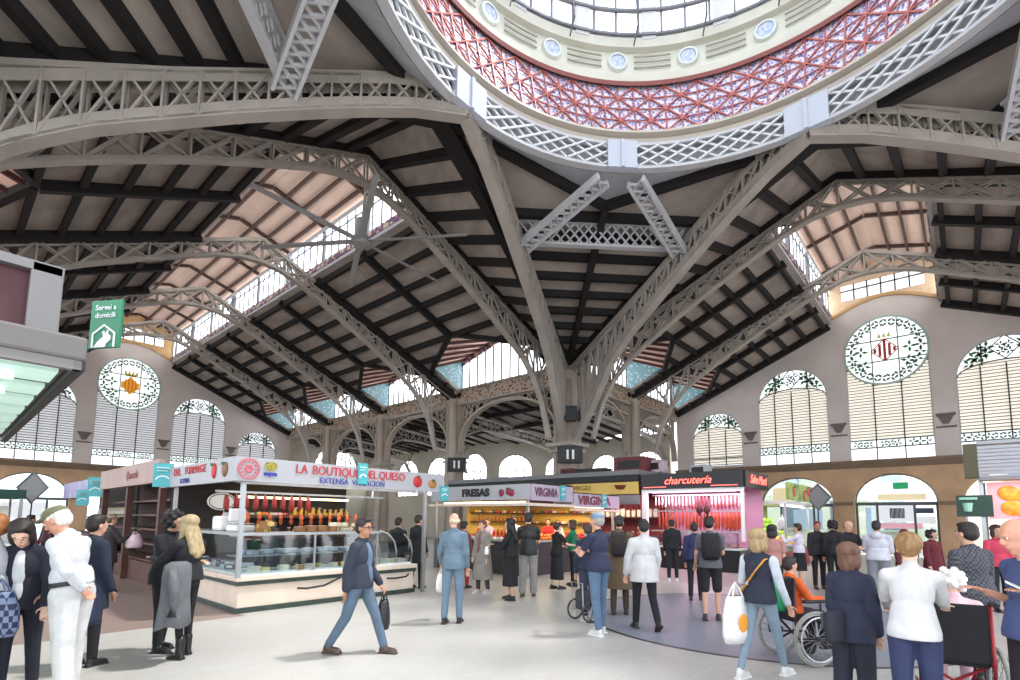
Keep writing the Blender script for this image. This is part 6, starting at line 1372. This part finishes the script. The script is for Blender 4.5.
# ---- middle group
cm = person('man in grey blue cap, navy polo and light jeans with arms folded', G(599, 634), 318, 1.77, ('tee', (38, 42, 66), -.06), ('jeans', JN), ('short', (150, 146, 142)), cap=(112, 132, 156), arms=((26, 14, 78, 46), (26, 14, 74, 40)), det=2, bw=1.1, shoe=(200, 198, 196), skin=(206, 150, 128))
bc = person('person in brown coat and dark cap with a dark backpack', G(620, 614), 15, 1.74, ('coat', (104, 86, 66), -.5), ('trousers', (70, 58, 48)), ('short', (50, 40, 36)), cap=(50, 46, 48), det=1); backpack(bc, 'dark backpack on the person in the brown coat', (56, 46, 44))
person('person in dark jeans partly hidden by the man with folded arms', G(588, 620), 340, 1.6, ('jacket', NV, -.05), ('jeans', (48, 54, 70)), ('short', (60, 46, 40)), det=1, shoe=(180, 176, 172))
wc = person('person in long white jacket and black trousers seen from behind', G(645, 629), 355, 1.68, ('jacket', (196, 194, 194), -.2), ('trousers', (24, 24, 28)), ('short', (30, 26, 26)), legs=((-8, 22), (8, 4)), arms=((8, 12, 14, 4), (2, 16, 12, 4)), det=2, shoe=(34, 30, 32), bw=1.12)
person('customer in black with white trainers facing the neon meat stall', G(673, 581), 15, 1.68, ('jacket', BK, -.05), ('trousers', BK), ('short', (30, 26, 26)), det=1, shoe=(214, 212, 210))
person('customer in navy top close to the backpacker at the meat stall', G(696, 600), 20, 1.62, ('jacket', (44, 46, 84), -.05), ('trousers', BK), ('short', (34, 28, 28)), det=1)
bp_ = person('man in grey tee shirt and black shorts with a black backpack', G(712, 620), 18, 1.74, ('tee', (92, 92, 98), -.08), ('shorts', (26, 26, 30)), ('short', (34, 28, 26)), arms=((20, 8, 70, 30), (10, 10, 30, 0)), det=2, shoe=(40, 38, 42), turn=15); backpack(bp_, 'black backpack worn by the man in shorts', (30, 30, 34), 1.05)
person('person with dark hair and rosy brown top beyond the woman with the tote', G(775, 612), 20, 1.6, ('tee', (170, 120, 112)), ('trousers', BK), ('bob', (36, 30, 30)), det=1)
tw_ = person('woman with blonde bob, navy vest over white sleeves, jeans, walking with a tote', G(763, 677), 55, 1.63, ('vest', (38, 42, 58), -.06), ('slim', (122, 142, 156)), ('bob', (164, 138, 100)), legs=((22, 4), (-14, 12)), arms=((10, 10, 20, 0), (8, 14, 70, 0)), det=2, inner=(190, 196, 204), shoe=(206, 206, 206))
sp = thing('bag_strap', 'orange bag strap across the back of the woman with the blonde bob', 'strap', tw_['back']); A = tw_['W']; q_ = tw_['at']
b = MB(); b.ribbon([A(q_(.46, .02, .13)), A(q_(.44, -.09, .12)), A(q_(.3, -.145, .03)), A(q_(.15, -.14, -.08)), A(q_(.03, -.06, -.19))], .03, .01); b.build('webbing', cloth((214, 150, 66)), sp); b = MB(); b.bevbox(A(q_(.16, -.14, -.07)), (.04, .03, .04), .008); b.build('buckle', M_steel, sp)
carrier(G(738, 676)+Vector((0, 0, .98)), 'white tote bag with an orange mark hanging from the hand of the walking woman', (234, 232, 230), .4, .5, .09, rot=face(150), hang=.14, name='tote_bag', local_mark=True)
# ---- wheelchairs
def wheelchair(p, theta, label, frame_c, seat_c, s=1.0):
    r = thing('wheelchair', label, 'wheelchair', (p.x, p.y, 0), face(theta)); r.scale = (s, s, s); fm = mat('chair_frame_%d_%d_%d' % frame_c, frame_c, .35, .3); sm = cloth(seat_c)
    for sg in (1, -1):
        w = MB(); c = Vector((sg*.3, -.02, .31)); ring = lambda R, x, n=36: [c+Vector((x, R*cos(a), R*sin(a))) for a in [2*pi*i/n for i in range(n)]]
        w.path(ring(.293, 0)+[ring(.293, 0)[0]], .02, 8); o = w.build('wheel', mat('grey_tyre', (150, 150, 140), .7), r, local=True, smooth=True)
        q = MB(); q.path(ring(.268, 0)+[ring(.268, 0)[0]], .01, 6); q.build('wheel_rim', M_steel, o, local=True)
        q = MB()
        for i in range(20): a = 2*pi*i/20; q.tube(c+Vector((.02*(-1)**i, .03*cos(a+.4), .03*sin(a+.4))), c+Vector((0, .266*cos(a), .266*sin(a))), .0025, .0025, 4)
        q.build('spoke', M_steel, o, local=True); q = MB(); q.tube(c-Vector((.03, 0, 0)), c+Vector((.03, 0, 0)), .03, .03, 10); q.build('hub', M_blk, o, local=True)
        q = MB(); q.path(ring(.245, sg*.045)+[ring(.245, sg*.045)[0]], .009, 6); q.build('push_rim', mat('push_rim_steel', (200, 200, 200), .3, .6), o, local=True)
        f = MB(); f.path([(sg*.23, -.24, 1.0), (sg*.23, -.24, .5), (sg*.23, -.22, .3), (sg*.23, .3, .28)], .013, 6); f.path([(sg*.23, -.24, .5), (sg*.23, .24, .5), (sg*.22, .33, .3), (sg*.2, .5, .13)], .013, 6); f.build('side_frame', fm, r, local=True, smooth=True)
        f = MB(); f.path([(sg*.23, -.24, .98), (sg*.23, -.3, 1.0), (sg*.23, -.38, .99)], .017, 6); f.build('push_handle', M_blk, r, local=True)
        f = MB(); f.bevbox((sg*.24, .02, .72), (.05, .3, .035), .012); f.tube((sg*.24, .1, .5), (sg*.24, .1, .71), .011, .011, 6); f.build('armrest', M_blk, r, local=True)
        f = MB(); f.tube((sg*.23-.025, .36, .09), (sg*.23+.025, .36, .09), .09, .09, 16); o = f.build('caster', mat('caster_black', (40, 40, 42), .6), r, local=True); f = MB(); f.path([(sg*.23, .3, .28), (sg*.23, .33, .2), (sg*.23, .36, .09)], .012, 6); f.build('caster_fork', fm, o, local=True)
        f = MB(); f.bevbox((sg*.12, .55, .12), (.16, .14, .02), .006); f.build('footrest', M_blk, r, local=True)
    f = MB(); f.bevbox((0, .02, .5), (.44, .44, .05), .02); f.build('seat', sm, r, local=True); f = MB(); f.bevbox((0, -.22, .74), (.44, .04, .46), .018); f.build('backrest', sm, r, local=True); f = MB(); f.beam((-.22, -.1, .47), (.22, -.1, .2), .02, .02); f.beam((.22, -.1, .47), (-.22, -.1, .2), .02, .02); f.build('cross_brace', fm, r, local=True)
    return r
q1 = G(800, 660)
wheelchair(q1, 78, 'black wheelchair with a large grey wheel facing right, orange jacket in it', (60, 24, 40), (34, 32, 36))
person('seated person in orange jacket in the wheelchair', q1-.1*Vector((cos(HEADING-radians(78)), sin(HEADING-radians(78)), 0)), 78, 1.42, ('jacket', (216, 92, 36), -.02), ('trousers', (52, 48, 56)), ('short', (44, 34, 30)), arms=((30, 10, 60, 14), (30, 10, 60, 14)), legs=((86, 82), (86, 82)), seat=.62, det=2, shoe=(44, 40, 42))
carrier(G(781, 660)+Vector((0, 0, .98)), 'green plastic bag hanging behind the wheelchair with the orange jacket', (36, 150, 100), .3, .34, .12, rot=.6, hang=.06)
person('short woman in navy coat with brown bobbed hair standing before the wheelchair', C2(2.87, 4.38), 55, 1.49, ('coat', (38, 42, 62), -.16), ('wide', (32, 34, 46)), ('bob', (104, 72, 56)), arms=((6, 8, 16, 6), (6, 8, 16, 6)), det=2, shoe=(170, 40, 60), skin=SK2, bw=.88)
cr_ = thing('cross_body_bag', 'dark bag at the side of the short woman in the navy coat', 'bag', C2(2.66, 4.28, .8), face(55)); b = MB(); b.bevbox((0, 0, 0), (.09, .22, .26), .04); b.build('bag_body', cloth((40, 42, 52)), cr_, local=True, smooth=True); b = MB(); b.bevbox((-.05, 0, .05), (.03, .2, .12), .01); b.build('flap', cloth((56, 58, 66)), cr_, local=True)
q2 = C2(3.78, 4.52)
wheelchair(q2, 30, 'wheelchair with black backrest pushed by the woman in the white jumper', (150, 30, 40), (30, 30, 34), 1.02)
person('white haired seated person in pink clothes in the pushed wheelchair', q2+.2*Vector((cos(HEADING-radians(60)), sin(HEADING-radians(60)), 0)), 34, 1.5, ('jumper', (226, 186, 192), -.02), ('trousers', (206, 176, 186)), ('curly', (234, 230, 226)), arms=((40, 10, 40, 6), (40, 10, 40, 6)), legs=((84, 70), (84, 70)), seat=.56, lean=8, nod=16, det=2, skin=SK2, shoe=(60, 56, 58))
bl_ = thing('pink_blanket', 'pale pink blanket over the lap of the white haired seated person', 'blanket', q2+Vector((0, 0, .66)), face(32)); b = MB(); b.bevbox((0, .22, .06), (.5, .5, .06), .03); b.build('cover', cloth((232, 200, 206)), bl_, local=True, smooth=True); b = MB(); b.bevbox((.25, .2, -.06), (.04, .44, .26), .018); b.build('hanging_side', cloth((226, 190, 198)), bl_, local=True, smooth=True)
person('woman in white jumper with clipped brown hair pushing a wheelchair', C2(2.98, 3.86), 40, 1.6, ('jumper', (204, 202, 202), -.06), ('jeans', (44, 52, 84)), ('clip', (142, 108, 70)), arms=((48, 6, 26, 0), (44, 6, 26, 0)), lean=9, nod=4, det=2, bw=.94, skin=SK2, shoe=(60, 56, 56))
person('man in dark checked shirt seen from behind beyond the wheelchair', C2(4.95, 5.55), 352, 1.68, ('shirt', pattern_mat('dark_check_shirt', 'checker', (46, 48, 56), (84, 86, 92), 40, .85), -.1), ('trousers', BK), ('short', (36, 30, 30)), bw=1.22, det=2)
bm = person('bald man in blue tee shirt at the right edge holding a paper', C2(3.52, 3.5), 280, 1.72, ('tee', (64, 76, 116), -.05), ('trousers', (30, 28, 32)), None, arms=((-18, 8, 128, 6), (-16, 8, 132, 6)), bw=1.1, nod=14, det=2, skin=(206, 150, 124))
pp = thing('paper_sheet', 'white folded paper in the hand of the bald man', 'paper', bm['hand'][1]); b = MB(); b.bevbox(bm['hand'][1]+Vector((0, 0, .02)), (.16, .12, .006), .002, Matrix.Rotation(.5, 3, 'X')); b.build('sheet', M_white, pp); b = MB(); b.box(bm['hand'][1]+Vector((0, 0, .026)), (.1, .07, .002), Matrix.Rotation(.5, 3, 'X')); b.build('print', mat('grey_print', (170, 172, 176), .6), pp)
# ---- far right group
person('woman in red pink blouse behind the man in the checked shirt', G(1003, 612), 200, 1.64, ('shirt', (190, 60, 84), -.05), ('trousers', BK), ('bob', (60, 40, 36)), det=1)
person('woman in maroon coat near the arched doorway', G(936, 600), 175, 1.52, ('coat', (96, 30, 40), -.3), ('trousers', BK), ('curly', (40, 32, 30)), det=1)
person('woman in red headscarf between grey hoodie and maroon coat', G(908, 598), 190, 1.52, ('coat', (92, 48, 50), -.3), ('trousers', BK), ('short', (110, 44, 48)), cap=(120, 50, 54), det=1)
person('person in pale grey hoodie and grey trousers before the doorway', G(881, 604), 40, 1.7, ('hoodie', (190, 190, 200), -.04), ('wide', (126, 126, 134)), ('short', (36, 30, 32)), arms=((20, 8, 60, 20), (20, 8, 60, 20)), det=1, bw=1.12, shoe=(206, 204, 204))
person('bald man in black with folded arms facing the camera', G(852, 600), 180, 1.7, ('shirt', (26, 26, 28), -.08), ('trousers', (26, 26, 28)), ('bald', (50, 40, 38)), arms=((24, 12, 74, 44), (24, 12, 70, 40)), det=1, bw=1.1)
person('person with black hair and black jacket left of the man with folded arms', G(836, 591), 15, 1.7, ('jacket', BK, -.08), ('trousers', BK), ('curly', (24, 20, 20)), det=1)
person('person with reddish face and dark jacket next to the fruit customer', G(820, 589), 195, 1.68, ('jacket', (44, 40, 44), -.08), ('trousers', BK), ('short', (120, 50, 46)), det=1, skin=(196, 130, 112))
fw_ = person('fruit customer in lilac white top and black skirt, hand to her face', G(801, 590), 315, 1.62, ('shirt', (214, 204, 222), .02), ('skirt', (28, 28, 34), .5), ('short', (50, 38, 34)), arms=((30, 8, 60, 10), (62, 8, 76, 24)), det=1)
carrier(fw_['hand'][0], 'small white bag held by the fruit customer', (228, 222, 222), .2, .22, .07, rot=.3, hang=.06)
person('greengrocer in dark apron and cap behind the fruit stall', Vector((20.6, 6.5, 0)), 180, 1.7, ('shirt', (48, 44, 48)), ('trousers', BK), ('short', (40, 34, 32)), cap=(40, 36, 40), det=0) if False else None
person('seller in dark clothes by the green canopy stall on the left', G(44, 574), 200, 1.66, ('shirt', (70, 40, 46)), ('trousers', BK), ('short', (60, 44, 40)), det=0)
person('shopper in red jacket by the green canopy stall', G(24, 578), 20, 1.62, ('jacket', (150, 40, 54), -.1), ('trousers', BK), ('short', (44, 34, 32)), det=0)
# small wheeled cart beside the folded-arms man
ct = thing('shopping_cart', 'small spoked wheel shopping cart beside the man with folded arms', 'cart', G(583, 621), face(60))
for sg in (1, -1):
    c = Vector((sg*.2, 0, .17)); w = MB(); pts = [c+Vector((0, .155*cos(a), .155*sin(a))) for a in [2*pi*i/24 for i in range(25)]]; w.path(pts, .016, 6); o = w.build('wheel', mat('cart_tyre', (60, 60, 60), .7), ct, local=True, smooth=True)
    w = MB()
    for i in range(10): a = 2*pi*i/10; w.tube(c, c+Vector((0, .15*cos(a), .15*sin(a))), .005, .005, 4)
    w.build('spoke', M_steel, o, local=True)
b = MB(); b.bevbox((0, .05, .34), (.3, .24, .34), .06); b.build('fabric_bag', cloth((58, 58, 66)), ct, local=True, smooth=True); b = MB(); b.path([(-.14, -.1, .17), (-.14, -.12, .62), (.14, -.12, .62), (.14, -.1, .17)], .012, 6); b.build('handle_frame', M_steel, ct, local=True)
# ------------------------------------------------------------------ settle the soft surfaces into plain meshes
bpy.context.view_layer.update()
dg = bpy.context.evaluated_depsgraph_get()
for o in REMESH:
    me = bpy.data.meshes.new_from_object(o.evaluated_get(dg)); old = o.data.materials[0]
    o.modifiers.clear(); o.data = me
    if not me.materials: me.materials.append(old)
    me.polygons.foreach_set('use_smooth', [True]*len(me.polygons))
